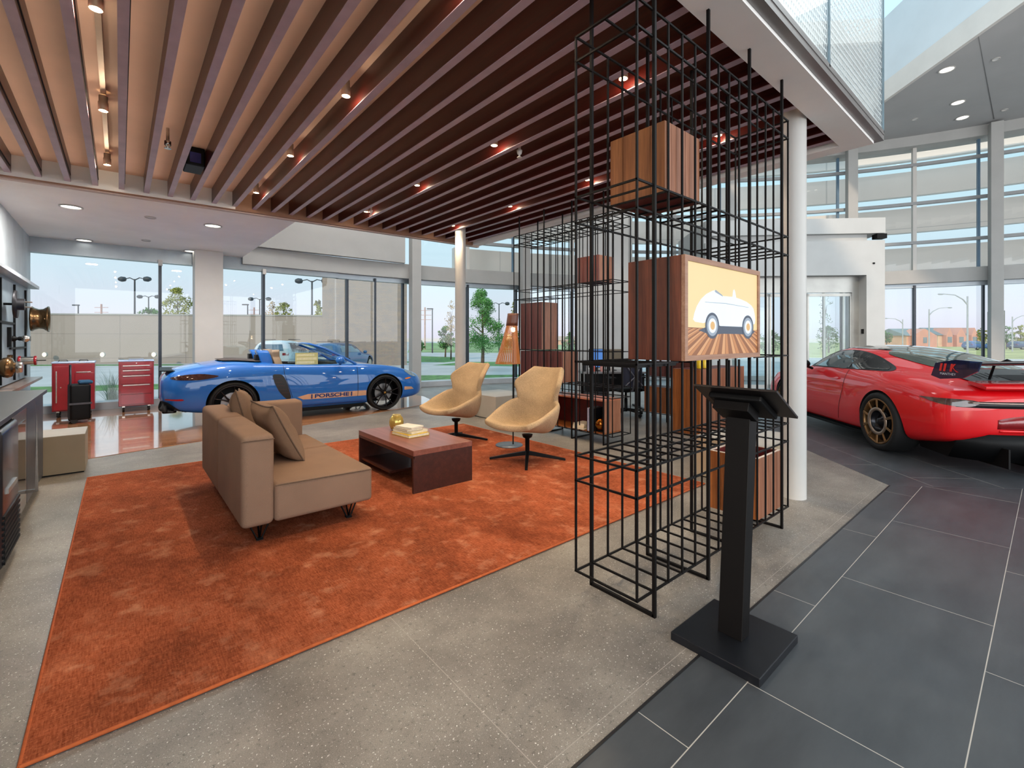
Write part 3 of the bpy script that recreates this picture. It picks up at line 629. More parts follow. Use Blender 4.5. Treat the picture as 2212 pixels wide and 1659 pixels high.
# ================================================================== FLOOR LAMP
lx, ly = 3.78, 4.42
fl = thing('floor_lamp', 'floor lamp with a conical slatted birch shade glowing orange between the lounge chairs', 'floor lamp', (lx, ly, .012))
off = Vector((-.038, .032, 0))
MB().lathe([(.17, 0), (.172, .006), (.17, .012), (.02, .014)], 36, (off.x, off.y, 0)).build('base_disc', M('blue_grey_base', (92, 104, 118), .06, 5, rough=.35, metal=.4), fl)
MB().tube([(0, 0, .01), (0, 0, 1.60)], .0085, 10).build('pole', blk, fl)
birch = emit('backlit_birch', (214, 120, 44), .42); birch_d = wood('dark_birch_band', (78, 40, 28), (110, 64, 44), 2, 3)
def shp(k, a):  # k 0 top .. 1 bottom
    r = .062+.02*k if k < .23 else .0666+(.158-.0666)*((k-.23)/.77)**1.15
    c = Vector((.0, .0, 1.66))+off*1.35*k; return (c.x+r*math.cos(a), c.y+r*math.sin(a), 1.66-.63*k)
sh = thing('lamp_shade', None, None) if 0 else None
m1 = MB(); 
for k in range(36):
    a = 2*PI*k/36; pts = [shp(q/8, a) for q in range(9)]; w_ = 2*PI/36*.36; vs = []
    for q in range(9):
        kk = q/8; vs += [shp(kk, a-w_), shp(kk, a+w_)]
    m1.add(vs, [(2*i, 2*i+1, 2*i+3, 2*i+2) for i in range(8)])
lsh = m1.build('lamp_shade', birch, fl, solid=.003)
m2 = MB().rings([[(lambda p_, c_: (c_[0]+(p_[0]-c_[0])*1.09, c_[1]+(p_[1]-c_[1])*1.09, p_[2]))(shp(kk, 2*PI*k/28), (off.x*1.35*kk, off.y*1.35*kk)) for k in range(28)] for kk in (-.005, .05, .1, .17, .24)], False).build('top_band', birch_d, lsh, solid=.002)
MB().rings([[shp(kk, 2*PI*k/28) for k in range(28)] for kk in (.985, 1.0)], False).build('bottom_ring', birch, lsh, solid=.004)
for kk in (.45, .7): MB().rings([[tuple(Vector(shp(kk+d, 2*PI*k/28))*.999+Vector(((0, 0, 0)))) for k in range(28)] for d in (0, .012)], False).build('inner_ring', birch, lsh, solid=.002)
MB().ball((.0, .0, 1.46), .032, 12).build('bulb', litw, fl)
l = bpy.data.lights.new('lamp', 'POINT'); l.energy = 9; l.color = (1, .66, .34); l.shadow_soft_size = .04; lo = bpy.data.objects.new('lamp_bulb_light', l); COL.objects.link(lo); lo.location = (lx, ly, 1.38)
# ================================================================== WIRE RACKS
P_ = .135; NR = 15; WD = .39
def wire_rack(label, loc, rz, grid_levels, brk=None):
    """local x along the rack, y across (0 front .. WD back)"""
    t = thing('wire_rack', label, 'rack', loc, rz, 'black wire display racks')
    for k in range(4):
        x = P_*(1+4*k); m = MB()
        for y in (0, WD):
            if brk and y == 0 and brk[0] <= x <= brk[1]: m.box(x-.008, x+.008, y-.008, y+.008, 0, brk[2]+.01).box(x-.008, x+.008, y-.008, y+.008, brk[3], 3.235)
            else: m.box(x-.008, x+.008, y-.008, y+.008, 0, 3.235)
        m.box(x-.008, x+.008, 0, WD, 0, .016); m.build('main_frame', blk, t)
    for k in range(NR):
        if (k-1) % 4 == 0: continue
        for y in (0, WD):
            x = P_*k; segs = [(.125, 2.95)]
            if brk and y == 0 and brk[0] <= x <= brk[1]: segs = [(.125, brk[2]), (brk[3], 2.95)]
            m = MB()
            for a, b_ in segs: m.box(x-.0048, x+.0048, y-.0048+(.006 if y == 0 else -.006), y+.0048+(.006 if y == 0 else -.006), a, b_)
            m.build('upright_rod', blk, t)
    L = P_*(NR-1)
    for z, r0, r1 in grid_levels:
        m = MB(); r = .0048
        for y in (.006, WD-.006):
            if brk and y < .1 and brk[2] < z+.004 and z-.004 < brk[3]: m.box(0, brk[0], y-r, y+r, z-r, z+r).box(brk[1], L, y-r, y+r, z-r, z+r)
            else: m.box(0, L, y-r, y+r, z-r, z+r)
        for k in range(NR):
            if k in (0, NR-1) or (r0 is not None and r0 <= k <= r1): m.box(P_*k-r, P_*k+r, 0, WD, z-r, z+r)
        m.box(P_*4, P_*4+.001, WD*.5-.001, WD*.5+.001, z, z+.001) if 0 else None
        if z > 2.5 or z in (.604,) or abs(z-.735) < .01:
            if r0 is not None or z > 2.9: m.box(0, L, WD*.5-r, WD*.5+r, z-r, z+r)
        m.build('shelf_grid', blk, t)
    return t
RX, RY = 1.84, 1.255
lev1 = [(.125, 0, 14), (.604, None, None), (.735, 0, 14), (1.232, 0, 2), (1.965, 9, 14), (2.10, 1, 7), (2.82, None, None), (2.95, None, None)]
wire_rack('tall black wire rack in the foreground holding the lit screen box', (RX, RY, 0), 0, lev1, (2.20-RX, 3.14-RX, 1.226, 1.79))
lev2 = [(.125, 0, 14), (.604, None, None), (.735, 0, 14), (1.19, None, None), (1.965, 9, 14), (2.10, 1, 9), (2.82, 0, 14), (2.95, 0, 14)]
wire_rack('tall black wire rack standing behind the lounge chairs', (4.68+WD, 3.57, 0), PI/2, lev2)
bpy.data.objects['wire_rack.001'].name = 'wire_rack.001'
MB().box(0, .36, 0, .33, -.012, 0).build('solid_shelf', blk, bpy.data.objects['wire_rack'], loc=(.01, .02, 1.226), label='solid dark shelf plate')
def board_box(name, lb, x0, x1, y0, y1, z0, z1, ma, mb, n1=4, n2=4, open_top=False, cat='display box'):
    """cube clad in vertical boards; ma on the -x/+x faces, mb on the -y/+y faces"""
    cx, cy = (x0+x1)/2, (y0+y1)/2; t = thing(name, lb, cat, (cx, cy, z0), 0, 'walnut display boxes in the wire racks')
    a, b_, h_ = (x1-x0)/2, (y1-y0)/2, z1-z0; th = .014
    for s in (-1, 1):
        m = MB(); w_ = 2*b_/n1
        for k in range(n1): m.box(s*a-(th if s > 0 else 0), s*a+(th if s < 0 else 0), -b_+k*w_+.0015, -b_+(k+1)*w_-.0015, 0, h_)
        m.build('end_boards', ma, t)
        m = MB(); w_ = 2*(a-th)/n2
        for k in range(n2): m.box(-a+th+k*w_+.0015, -a+th+(k+1)*w_-.0015, s*b_-(th if s > 0 else 0), s*b_+(th if s < 0 else 0), 0, h_)
        m.build('side_boards', mb, t)
    if open_top:
        MB().box(-a+th, a-th, -b_+th, b_-th, 0, .02).box(-a+th, -a+th+.004, -b_+th, b_-th, 0, h_-.004).box(a-th-.004, a-th, -b_+th, b_-th, 0, h_-.004).box(-a+th, a-th, -b_+th, -b_+th+.004, 0, h_-.004).box(-a+th, a-th, b_-th-.004, b_-th, 0, h_-.004).build('dark_red_lining', redwood_in, t)
        MB().box(-a, a, -b_, -b_+th, h_, h_+.004).box(-a, a, b_-th, b_, h_, h_+.004).box(-a, -a+th, -b_+th, b_-th, h_, h_+.004).box(a-th, a, -b_+th, b_-th, h_, h_+.004).build('pale_rim', M('pale_board_edge', (214, 196, 180), .05, 20), t)
    else:
        MB().box(-a+th, a-th, -b_+th, b_-th, 0, h_-.001).build('core', redwood_in, t)
    return t
board_box('wooden_cube', 'wooden cube of vertical boards hung high in the foreground rack', 2.12, 2.475, 1.285, 1.63, 2.108, 2.47, wood('amber_walnut_boards', (92, 50, 26), (152, 96, 54), 2, 3), walnut_l, 4, 7)
board_box('wooden_planter_box', 'open topped wooden box with dark red lining low in the foreground rack', 3.26, 3.66, 1.285, 1.62, .133, .545, orangew, walnut_l, 4, 7, True)
board_box('wooden_cube', 'small reddish wooden cube high in the rack behind the chairs', 4.72, 5.04, 3.82, 4.18, 2.108, 2.45, walnut_r, walnut_l, 4, 4)
board_box('wooden_cabinet', 'tall wooden box of vertical boards in the rack behind the chairs', 4.71, 5.05, 4.87, 5.33, 1.20, 1.90, walnut_r, walnut_l, 5, 4)
board_box('wooden_cabinet', 'wide reddish wooden box under the tall one behind the chairs', 4.71, 5.05, 4.455, 5.33, .742, 1.175, walnut_r, walnut_l, 9, 4)
# low open cabinet in the back rack
oc = thing('open_cabinet', 'low open wooden cabinet with dark red inside at the bottom of the rear rack', 'cabinet', (4.87, 4.28, .133))
bm_ = walnut_l
MB().box(-.175, .175, -.57, .57, .42, .438).build('top_board', wood('salmon_wood_boards', (150, 84, 58), (196, 126, 98), 1, 3), oc); MB().box(-.175, .175, -.57, .57, 0, .018).build('bottom_board', orangew, oc)
MB().box(-.175, .175, -.57, -.55, .018, .42).build('side_board', walnut_l, oc); MB().box(-.175, .175, .55, .57, .018, .42).build('side_board', walnut_l, oc)
MB().box(.16, .175, -.55, .55, .018, .42).build('back_panel', redwood_in, oc); MB().box(-.175, .16, -.02, 0, .018, .42).build('divider', walnut_l, oc) if 0 else None
for k, (w_, d_, h_, c) in enumerate((((.2), .27, .026, (226, 206, 176)), (.19, .25, .022, (206, 184, 150)), (.18, .22, .02, (232, 218, 196)))):
    book('book', (4.80, 4.12+.01*k, .152+[0, .0265, .049][k]), PI/2+.05*k, w_, d_, h_, c, '%s cream book lying in the low cabinet stack' % ('lowest', 'middle', 'topmost')[k], 'cream books lying in the low cabinet')
for k, (c, nm) in enumerate((((150, 150, 170), 'pale'), ((40, 60, 90), 'dark blue'), ((24, 24, 30), 'black'))):
    t = thing('standing_book', '%s picture book standing upright beside the golden sphere' % nm, 'book', (4.80, 3.965-.035*k, .152), .12, 'picture books standing in the low cabinet')
    cm = M('book_cover_%d_%d_%d' % c, c, .05, 20, rough=.4)
    MB().box(-.13, .13, -.016, -.013, 0, .30).box(-.13, .13, .010, .013, 0, .30).box(-.13, -.127, -.016, .013, 0, .30).build('cover', cm, t); MB().box(-.127, .125, -.013, .010, .004, .296).build('pages', pap, t)
t = thing('golden_helmet', 'shiny golden brown sphere ornament in the low cabinet', 'ornament', (4.76, 3.81, .152))
MB().lathe([(.04, 0), (.045, .01), (.03, .02)], 20).build('foot', blk, t); MB().ball((0, 0, .10), .085, 24).build('sphere', M('brown_gold_metal', (150, 92, 34), .1, 5, rough=.15, metal=1), t)
# rear low rack and counter
t = thing('low_wire_stand', 'low black wire stand carrying wooden boxes by the entrance side', 'rack', (6.76, 3.57, 0))
for x in (0, .36):
    for y in (0, .5, 1.0): MB().box(x-.006, x+.006, y-.006, y+.006, 0, .99).build('upright_rod', blk, t)
for z in (.125, .73): MB().box(0, .36, -.005, .005, z-.005, z+.005).box(0, .36, .995, 1.005, z-.005, z+.005).box(-.005, .005, 0, 1, z-.005, z+.005).box(.355, .365, 0, 1, z-.005, z+.005).build('shelf_grid', blk, t)
board_box('wooden_cube', 'honey coloured wooden box at the bottom of the low wire stand', 6.78, 7.10, 3.70, 4.50, .133, .56, orangew, walnut_r, 5, 4)
board_box('wooden_cube', 'reddish brown wooden box on top of the low wire stand', 6.78, 7.10, 3.60, 4.45, .738, .98, walnut_r, walnut_l, 5, 4)
board_box('wooden_counter', 'waist high wooden counter of vertical boards behind the lectern', 6.06, 7.45, 3.14, 3.55, 0, .93, orangew, walnut_l, 4, 12, cat='counter')
for x, c, nm in ((6.35, (230, 190, 30), 'yellow'), (6.50, (236, 200, 60), 'pale yellow')):
    MB().lathe([(.035, 0), (.04, .02), (.04, .12), (.02, .14), (.02, .16)], 16).build('bottle', M(nm.replace(' ', '_')+'_bottle', c, .05, 10, rough=.3), loc=(x, 3.3, .931), label='%s bottle on the wooden counter' % nm, cat='bottle')
t = thing('coffee_machine', 'black coffee machine with a red light on the reddish box', 'coffee machine', (6.94, 3.85, .981))
MB().box(-.13, .13, -.16, .16, 0, .05).box(0, .13, -.16, .16, .05, .32).box(-.13, .13, -.16, .16, .26, .36).build('body', blkpl, t, bevel=.01); MB().box(-.10, -.02, -.08, .08, .052, .06).build('red_drip_tray', redp, t)
# lit screen box
sb_ = thing('screen_box', 'walnut box with a lit picture of a white open car, in the foreground rack', 'display screen', (2.20, 1.22, 1.238))
MB().box(0, .93, .02, .345, 0, .548).build('walnut_case', walnut, sb_)
fr_ = wood('pale_walnut_frame', (128, 88, 66), (172, 130, 104), 0, 3)
MB().box(0, .93, 0, .021, 0, .028).box(0, .93, 0, .021, .520, .548).box(0, .03, 0, .021, .028, .520).box(.905, .93, 0, .021, .028, .520).build('frame', fr_, sb_)
scr = MB().box(.03, .905, .010, .018, .028, .520).build('screen', None if 0 else emit('screen_cream', (244, 218, 160), .86), sb_)
def flat(poly, d, m, nm='picture_part'):
    return MB().prism([(.03+.875*x, .028+.492*z) for x, z in poly], 0, .0006, T=Matrix(((1, 0, 0, 0), (0, 0, -1, .010-d), (0, 1, 0, 0), (0, 0, 0, 1)))).build(nm, m, scr)
pl = [emit('screen_plank_a', (206, 138, 82), .78), emit('screen_plank_b', (160, 98, 52), .7), emit('screen_plank_c', (226, 166, 112), .8)]
rnd = random.Random(3)
flat([(0, 0), (1, 0), (1, .28), (0, .30)], .0004, pl[1], 'picture_floor')
for j in range(3):
    mm_ = MB(); k = j
    while k < 48:
        a0, a1 = k/48, (k+.85)/48; cxx = .5; tb = lambda a: cxx+(a-.5)*2.6; tt = lambda a: cxx+(a-.5)*1.05
        q = [(tb(a0), 0), (tb(a1), 0), (tt(a1), .29), (tt(a0), .29)]
        if all(-.0 <= x <= 1. for x, _ in q): mm_.add([(.03+.875*x, .0088, .028+.492*z) for x, z in q], [(0, 1, 2, 3)])
        else:
            q2 = [(min(1, max(0, x)), z if 0 <= x <= 1 else z) for x, z in q]
            # slide clipped bottom corners up the plank edge
            def clipx(xb, xt):
                if 0 <= xb <= 1: return (xb, 0)
                lim = 0 if xb < 0 else 1; f_ = (lim-xb)/(xt-xb); return (lim, min(.29, .29*f_))
            b0 = clipx(tb(a0), tt(a0)); b1 = clipx(tb(a1), tt(a1)); mm_.add([(.03+.875*x, .0088, .028+.492*z) for x, z in (b0, b1, (min(1, max(0, tt(a1))), .29), (min(1, max(0, tt(a0))), .29))], [(0, 1, 2, 3)])
        k += 3
    mm_.build('picture_planks', pl[j], scr)
dsh = emit('screen_shadow', (64, 76, 96), .8); wcar = emit('screen_white', (226, 240, 250), .98); gl = emit('screen_grey', (150, 164, 180), .9)
flat([(.14, .27), (.30, .22), (.45, .235), (.70, .235), (.9, .225), (.96, .27), (.8, .33), (.3, .33)], .0014, dsh, 'picture_car_shadow')
body = [(.075, .385), (.10, .36), (.20, .35), (.23, .36), (.40, .35), (.42, .325), (.76, .325), (.79, .36), (.90, .35), (.955, .37), (.965, .42), (.955, .49), (.935, .56), (.90, .60), (.82, .64), (.72, .665), (.655, .675), (.64, .745), (.625, .775), (.61, .755), (.60, .68), (.47, .675), (.40, .69), (.355, .73), (.32, .72), (.24, .675), (.17, .61), (.12, .53), (.09, .45)]
flat(body, .0020, wcar, 'picture_car')
flat([(.345, .72), (.36, .705), (.46, .668), (.45, .685), (.36, .735)], .0026, gl, 'picture_seat_edge')
for xx in (.315, .84):
    for r, m_, d in ((.118, dsh, .0026), (.094, gl, .0032), (.066, wcar, .0038), (.038, emit('screen_gold', (222, 176, 110), .9), .0044)):
        flat([(xx+r*.78*math.cos(k*PI/14), .325+r*1.25*math.sin(k*PI/14)+(.015 if r > .12 else 0)) for k in range(28)], d, m_, 'picture_wheel')
flat([(.22, .585), (.50, .595), (.85, .575), (.85, .570), (.50, .588), (.22, .580)], .0032, gl, 'picture_line')
# ================================================================== LECTERN
lc = thing('lectern', 'black steel lectern with a tilted reading plate on a square floor plate', 'lectern', (2.09, .925, 0))
MB().box(-.205, .205, -.19, .19, 0, .036).build('base_plate', M('black_base_plate', (26, 28, 33), .08, 12, rough=.35, metal=.4), lc, bevel=.003)
ps = MB(); x0, x1, y0, y1 = -.038, .035, -.05, .055; lean = .09
ps.add([(x0, y0, .036), (x1, y0, .036), (x1, y1, .036), (x0, y1, .036), (x0+lean, y0, 1.06), (x1+lean, y0, 1.02), (x1+lean, y1, 1.02), (x0+lean, y1, 1.06)], [(3, 2, 1, 0), (4, 5, 6, 7), (0, 1, 5, 4), (1, 2, 6, 5), (2, 3, 7, 6), (3, 0, 4, 7)]).build('post', blk, lc, bevel=.002)
PR = Matrix.Translation((-.065, 0, 1.14)) @ Matrix.Rotation(math.radians(29), 4, 'Y')
MB().box(0, .275, -.20, .155, -.006, .004, T=PR).build('reading_plate', M('dark_bronze_plate', (26, 22, 22), .08, 14, rough=.4, metal=.4), lc, bevel=.001)
MB().box(.045, .25, -.13, .10, -.034, -.006, T=PR).build('mount_block', blkpl, lc, bevel=.008)
MB().box(.07, .19, -.075, .08, -.075, -.034, T=PR).build('bracket', blk, lc, bevel=.002)
# ================================================================== PEDESTALS
def pedestal(lb, x0, x1, y0, y1, h_, c=(158, 144, 124)):
    m = M('pedestal_%d' % c[0], c, .03, 3, rough=.45); t = thing('pedestal_box', lb, 'pedestal', ((x0+x1)/2, (y0+y1)/2, 0)); a, b_ = (x1-x0)/2, (y1-y0)/2
    MB().box(-a+.01, a-.01, -b_+.01, b_-.01, 0, .012).build('shadow_gap_plinth', blkpl, t); MB().box(-a, a, -b_, b_, .012, h_-.003).build('body', m, t, bevel=.003)
    MB().box(-a+.002, a-.002, -b_+.002, b_-.002, h_-.003, h_).build('top_sheet', M('pedestal_top', (160, 154, 146), .03, 3, rough=.4), t); return t
pedestal('low taupe pedestal box at the end of the kitchen counter', -1.20, -.27, 6.39, 6.92, .39, (150, 134, 108))
pedestal('low grey beige pedestal box standing behind the left lounge chair', 4.75, 5.55, 6.0, 6.9, .39, (168, 158, 144))
pedestal('beige pedestal box behind the near round column', 4.35, 5.14, 1.62, 2.30, .40, (176, 156, 128))
# ================================================================== OFFICE DESK AND CHAIR
dp = at(1262, 9.0); dk = thing('office_desk', 'dark office desk with a grey top behind the rear rack', 'desk', (dp[0], dp[1], 0), -TH+math.radians(3))
MB().box(-.1, 1.15, -.35, .4, .70, .735).build('desk_top', M('grey_desk_top', (120, 116, 116), .05, 4, rough=.3), dk, bevel=.004)
MB().box(-.05, 1.10, -.28, -.25, .36, .70).build('modesty_panel', blkpl, dk)
for x in (-.06, 1.07): MB().box(x, x+.05, -.33, .38, 0, .03).box(x, x+.05, 0, .05, .03, .70).build('leg', blk, dk)
MB().box(.0, .42, -.2, .35, .02, .42).build('pedestal_drawers', M('charcoal_drawers', (56, 56, 62), .05, 5, rough=.4), dk)
mp = at(1274, 9.0); t = thing('computer_monitor', 'upright monitor with a blue screen at the left of the office desk', 'monitor', (mp[0], mp[1], .735), -TH-math.radians(8))
MB().box(-.02, .27, -.012, .012, .06, .43).build('housing', blkpl, t, bevel=.004); MB().box(-.0, .26, -.0145, -.0125, .075, .42).build('blue_screen', emit('blue_screen_glow', (70, 128, 206), .8), t); MB().box(.11, .14, -.01, .02, .01, .1).box(.04, .21, -.08, .08, 0, .01).build('stand', blkpl, t)
mp = at(1318, 9.15); t = thing('computer_monitor', 'wide brown backed monitor at the right of the office desk', 'monitor', (mp[0], mp[1], .735), -TH+math.radians(5))
MB().box(-.26, .26, -.015, .015, .07, .42).build('housing', M('brown_monitor_back', (92, 78, 56), .06, 5, rough=.4), t, bevel=.004); MB().box(-.02, .02, -.0, .03, .01, .2).box(-.11, .11, -.08, .08, 0, .01).build('stand', blkpl, t)
for px_, c, nm, hh in ((1263, (24, 24, 28), 'black bottle', .17), (1283, (206, 96, 78), 'salmon paper cup', .10), (1300, (226, 160, 150), 'pink paper cup', .12), (1322, (226, 222, 214), 'white paper cup', .09)):
    p = at(px_, 8.85); MB().lathe([(.028, 0), (.034, hh*.7), (.034, hh), (.03, hh)], 14).build(nm.split()[-1], M(nm.replace(' ', '_'), c, .04, 10), loc=(p[0], p[1], .7355), label='%s standing on the office desk' % nm, cat=nm.split()[-1])
cp = at(1352, 8.2); oc_ = thing('office_chair', 'black mesh back office swivel chair beside the desk', 'office chair', (cp[0], cp[1], 0), -TH+.3)
navy = M('navy_mesh_back', (26, 26, 46), .1, 60, rough=.7)
MB().rings([[(x, -.20-.05*(1-(x/.22)**2)+th, z) for x, th in ((-.2, 0), (-.1, 0), (0, 0), (.1, 0), (.2, 0), (.2, .02), (.1, .02), (0, .02), (-.1, .02), (-.2, .02))] for z in (.52, .65, .8, .94)]).build('backrest', navy, oc_)
MB().tube([(-.17, -.26, .92), (0, -.29, .70), (.17, -.26, .54)], .012).tube([(.17, -.26, .92), (0, -.29, .70), (-.17, -.26, .54)], .012).tube([(0, -.29, .7), (0, -.22, .46), (0, -.05, .42)], .018).build('back_brace', M('grey_chair_frame', (120, 120, 128), .05, 5, metal=.6, rough=.3), oc_)
MB().box(-.24, .24, -.2, .26, .43, .50).build('seat', blkpl, oc_, bevel=.03, seg=4)
for s in (-1, 1): MB().tube([(s*.25, -.05, .46), (s*.29, -.03, .50), (s*.29, 0, .66)], .012).box(s*.29-.035, s*.29+.035, -.12, .13, .66, .685).build('armrest', blkpl, oc_)
MB().lathe([(.03, .07), (.03, .3), (.02, .3), (.02, .43)], 14).build('gas_column', blkpl, oc_)
for k in range(5):
    a = 2*PI*k/5; MB().tube([(0, 0, .11), (.30*math.cos(a), .30*math.sin(a), .075)], [.025, .014]).build('base_arm', blkpl, oc_)
    MB().lathe([(.028, -.02), (.03, 0), (.028, .02)], 14, (.31*math.cos(a), .31*math.sin(a), .03), axis='x').build('caster', blkpl, oc_)
# ================================================================== TOOL CHESTS AND CASE
def chest(lb, x0, x1, y0, y1, kind):
    t = thing('tool_chest', lb, 'tool cabinet', ((x0+x1)/2, (y0+y1)/2, .006), 0, 'red rolling tool cabinets by the window'); a, b_ = (x1-x0)/2, (y1-y0)/2
    MB().box(-a, a, -b_, b_, .11, .93).build('body', redp, t, bevel=.008); MB().box(-a-.008, a+.008, -b_-.008, b_+.008, .93, .955).build('top', bluetop, t, bevel=.006)
    for sx in (-1, 1):
        for sy in (-1, 1):
            c_ = MB().box(sx*(a-.07)-.02, sx*(a-.07)+.02, sy*(b_-.07)-.03, sy*(b_-.07)+.03, .085, .112).build('caster_fork', chrome, t); MB().lathe([(.04, -.016), (.046, 0), (.04, .016)], 18, (sx*(a-.07), sy*(b_-.07), .047), axis='x').build('caster_wheel', rubber, c_)
    if kind == 'drawers':
        for z0, z1 in ((.79, .87), (.69, .78), (.52, .68), (.33, .51), (.14, .32)):
            d_ = MB().box(-a+.03, a-.03, -b_-.012, -b_, z0, z1).build('drawer', redp, t, bevel=.003); 
            if z0 != .14: MB().box(-a+.06, a-.06, -b_-.022, -b_-.012, z1-.022, z1-.008).build('drawer_pull', chrome, d_)
        MB().lathe([(.009, -.006), (.009, 0)], 12, (0, -b_-.002, .90), axis='y').build('lock', chrome, t)
        MB().box(-.11, .11, -.08, .10, .956, .975).build('label_tray', M('grey_tray', (150, 160, 180), .05, 9), t)
    else:
        d_ = MB().box(-a+.02, a*.05-.004, -b_-.012, -b_, .13, .88).build('door', redp, t, bevel=.003); MB().box(-a+.05, -a+.065, -b_-.03, -b_-.012, .26, .80).build('door_handle', chrome, d_); MB().lathe([(.009, -.006), (.009, 0)], 12, (-a+.11, -b_-.013, .52), axis='y').build('lock', chrome, d_)
        d_ = MB().box(a*.05+.004, a-.02, -b_-.012, -b_, .13, .76).build('door', redp, t, bevel=.003); MB().box(a*.05+.02, a-.05, -b_-.022, -b_-.012, .77, .782).build('trim_strip', chrome, t)
        for x in (-.14, .12): MB().tube([(x-.06, -.09, .96), (x-.045, -.09, .985), (x+.045, -.09, .985), (x+.06, -.09, .96)], .006, 8).build('top_handle', dkmet, t); MB().box(x-.06, x+.06, .05, .065, .956, .96).build('vent_slot', blkpl, t)
    return t
chest('red tool cabinet with two doors, half hidden behind the black trolley case', -.88, -.34, 10.98, 11.42, 'doors')
chest('red rolling tool cabinet with four long drawer pulls near the blue car', -.02, .49, 11.08, 11.5, 'drawers')
tb = thing('trolley_case', 'black wheeled sales case with its handle pulled up before the red cabinet', 'trolley case', (-.50, 10.26, .006), .15)
MB().box(-.13, .12, -.17, .17, .05, .62).build('case_body', blkpl, tb, bevel=.03, seg=4); MB().box(-.02, .15, -.15, .10, .62, .68).build('blue_jacket', M('dark_blue_cloth', (34, 74, 104), .15, 14, rough=.9), tb, bevel=.03, seg=4)
MB().tube([(-.11, -.06, .6), (-.11, -.06, .93), (-.11, .06, .93), (-.11, .06, .6)], .010).build('pull_handle', dkmet, tb); MB().box(-.14, .13, -.178, -.17, .30, .33).build('strap', M('grey_strap', (60, 60, 66), .1, 30), tb)
for s in (-1, 1): MB().lathe([(.04, -.015), (.045, 0), (.04, .015)], 16, (-.08*1, s*.15, .045), axis='y').build('wheel', rubber, tb)
# potted grass
pg = thing('ornamental_grass', 'wispy green ornamental grass growing outside the glass between the red cabinets', 'grass plant', (-.12, 12.75, -.1))
g_ = MB(); r_ = random.Random(5)
for k in range(220):
    a = r_.uniform(0, 2*PI); q = r_.uniform(.1, .5); h_ = r_.uniform(.5, 1.15); x, y = r_.uniform(-.08, .08), r_.uniform(-.08, .08); w_ = .004
    p = [(x+q*s_*s_*math.cos(a), y+q*s_*s_*math.sin(a), h_*s_*(1-.25*s_)) for s_ in (0, .35, .7, 1)]; vs = []
    for i, pp in enumerate(p): ww = w_*(1-i/3.2); vs += [(pp[0]-ww*math.sin(a), pp[1]+ww*math.cos(a), pp[2]), (pp[0]+ww*math.sin(a), pp[1]-ww*math.cos(a), pp[2])]
    g_.add(vs, [(0, 1, 3, 2), (2, 3, 5, 4), (4, 5, 7, 6)])
g_.build('blades', M('grey_green_blades', (112, 140, 120), .25, 2, rough=.8), pg); MB().lathe([(.05, 0), (.09, .04), (.04, .08)], 12).build('root_clump', M('brown_soil', (86, 74, 62), .2, 9, rough=1), pg)
# ================================================================== KITCHEN COUNTER AND DISPLAY WALL (left)
kc = thing('bar_counter', 'dark grey bar counter with an undercounter fridge at the left edge', 'counter', (-.86, 4.0, 0))
dkc = M('charcoal_cabinet_front', (62, 68, 76), .05, 4, rough=.35, metal=.3); dt = M('dark_counter_top', (46, 52, 58), .05, 4, rough=.35)
MB().box(-.37, .35, -2.2, 2.0, .86, .89).build('worktop', dt, kc, bevel=.003); MB().box(-.36, .30, -2.2, 1.98, .10, .86).build('carcass', blkpl, kc); MB().box(-.36, .26, -2.2, 1.94, 0, .10).build('kick_plate', blkpl, kc)
ss = M('satin_stainless', (150, 140, 130), .05, 30, rough=.24, metal=1)
def front(y0, y1, m, nm='door', z0=.11, z1=.84): return MB().box(.30, .325, y0, y1, z0, z1).build(nm, m, kc, bevel=.003)
front(1.50, 1.975, dkc); front(1.02, 1.49, dkc)
fd = front(.42, 1.0, ss, 'fridge_door'); MB().box(.3255, .328, .50, .92, .20, .76).build('dark_glass', M('fridge_glass', (60, 46, 40), .1, 5, rough=.06), fd)
MB().tube([(.325, .94, .22), (.385, .94, .22), (.385, .94, .78), (.325, .94, .78)], .012, sq=True).build('bar_handle', ss, fd)
im = MB().box(.26, .36, -.20, .36, .05, .84).build('ice_machine', M('ice_machine_steel', (86, 88, 94), .05, 9, rough=.25, metal=.8), kc, bevel=.03, seg=4)
for k in range(9): MB().box(.355, .368, -.18, .34, .08+.032*k, .096+.032*k).build('grille_slot', blkpl, im)
MB().box(.358, .372, -.1, .2, .46, .49).build('pull_lip', chrome, im)
front(-2.1, -.22, dkc)
MB().lathe([(.02, -.01), (.024, 0), (.02, .004)], 14, (.10, -.1, .892)).build('sink_cap', chrome, kc)
dw = thing('display_board', 'grey wall board with black framed compartments and car parts on show', 'display board', (-1.235, 8.0, 0))
pan = M('blue_grey_panel', (132, 146, 156), .05, 3, rough=.5)
MB().box(0, .035, -1.85, 3.35, .72, 2.22).build('back_board', pan, dw)
MB().box(0, .16, -1.9, 3.5, 2.22, 2.27).build('top_ledge', M('pale_grey_ledge', (176, 180, 184), .04, 4, rough=.35), dw)
MB().box(0, .20, -1.9, 3.5, .66, .70).build('bottom_ledge', M('copper_grey_ledge', (150, 128, 116), .06, 4, rough=.3, metal=.4), dw)
for y in (3.0, 1.95, .9, -.15, -1.2): MB().box(.035, .06, y-.015, y+.015, .75, 2.16).build('vertical_rail', blkpl, dw)
for y, z in ((1.4, 1.58), (2.5, 1.22), (.3, 1.58), (-.7, 1.22)): MB().box(.035, .06, y-.9, y+.5, z-.014, z+.014).build('horizontal_rail', blkpl, dw)
for y, z0, z1 in ((.55, 1.62, 2.16), (1.5, 1.24, 1.52), (.55, .76, 1.15), (-1.7, 1.2, 2.1)): MB().box(.035, .075, y-.05, y+.05, z0, z1).build('black_backplate', blkpl, dw)
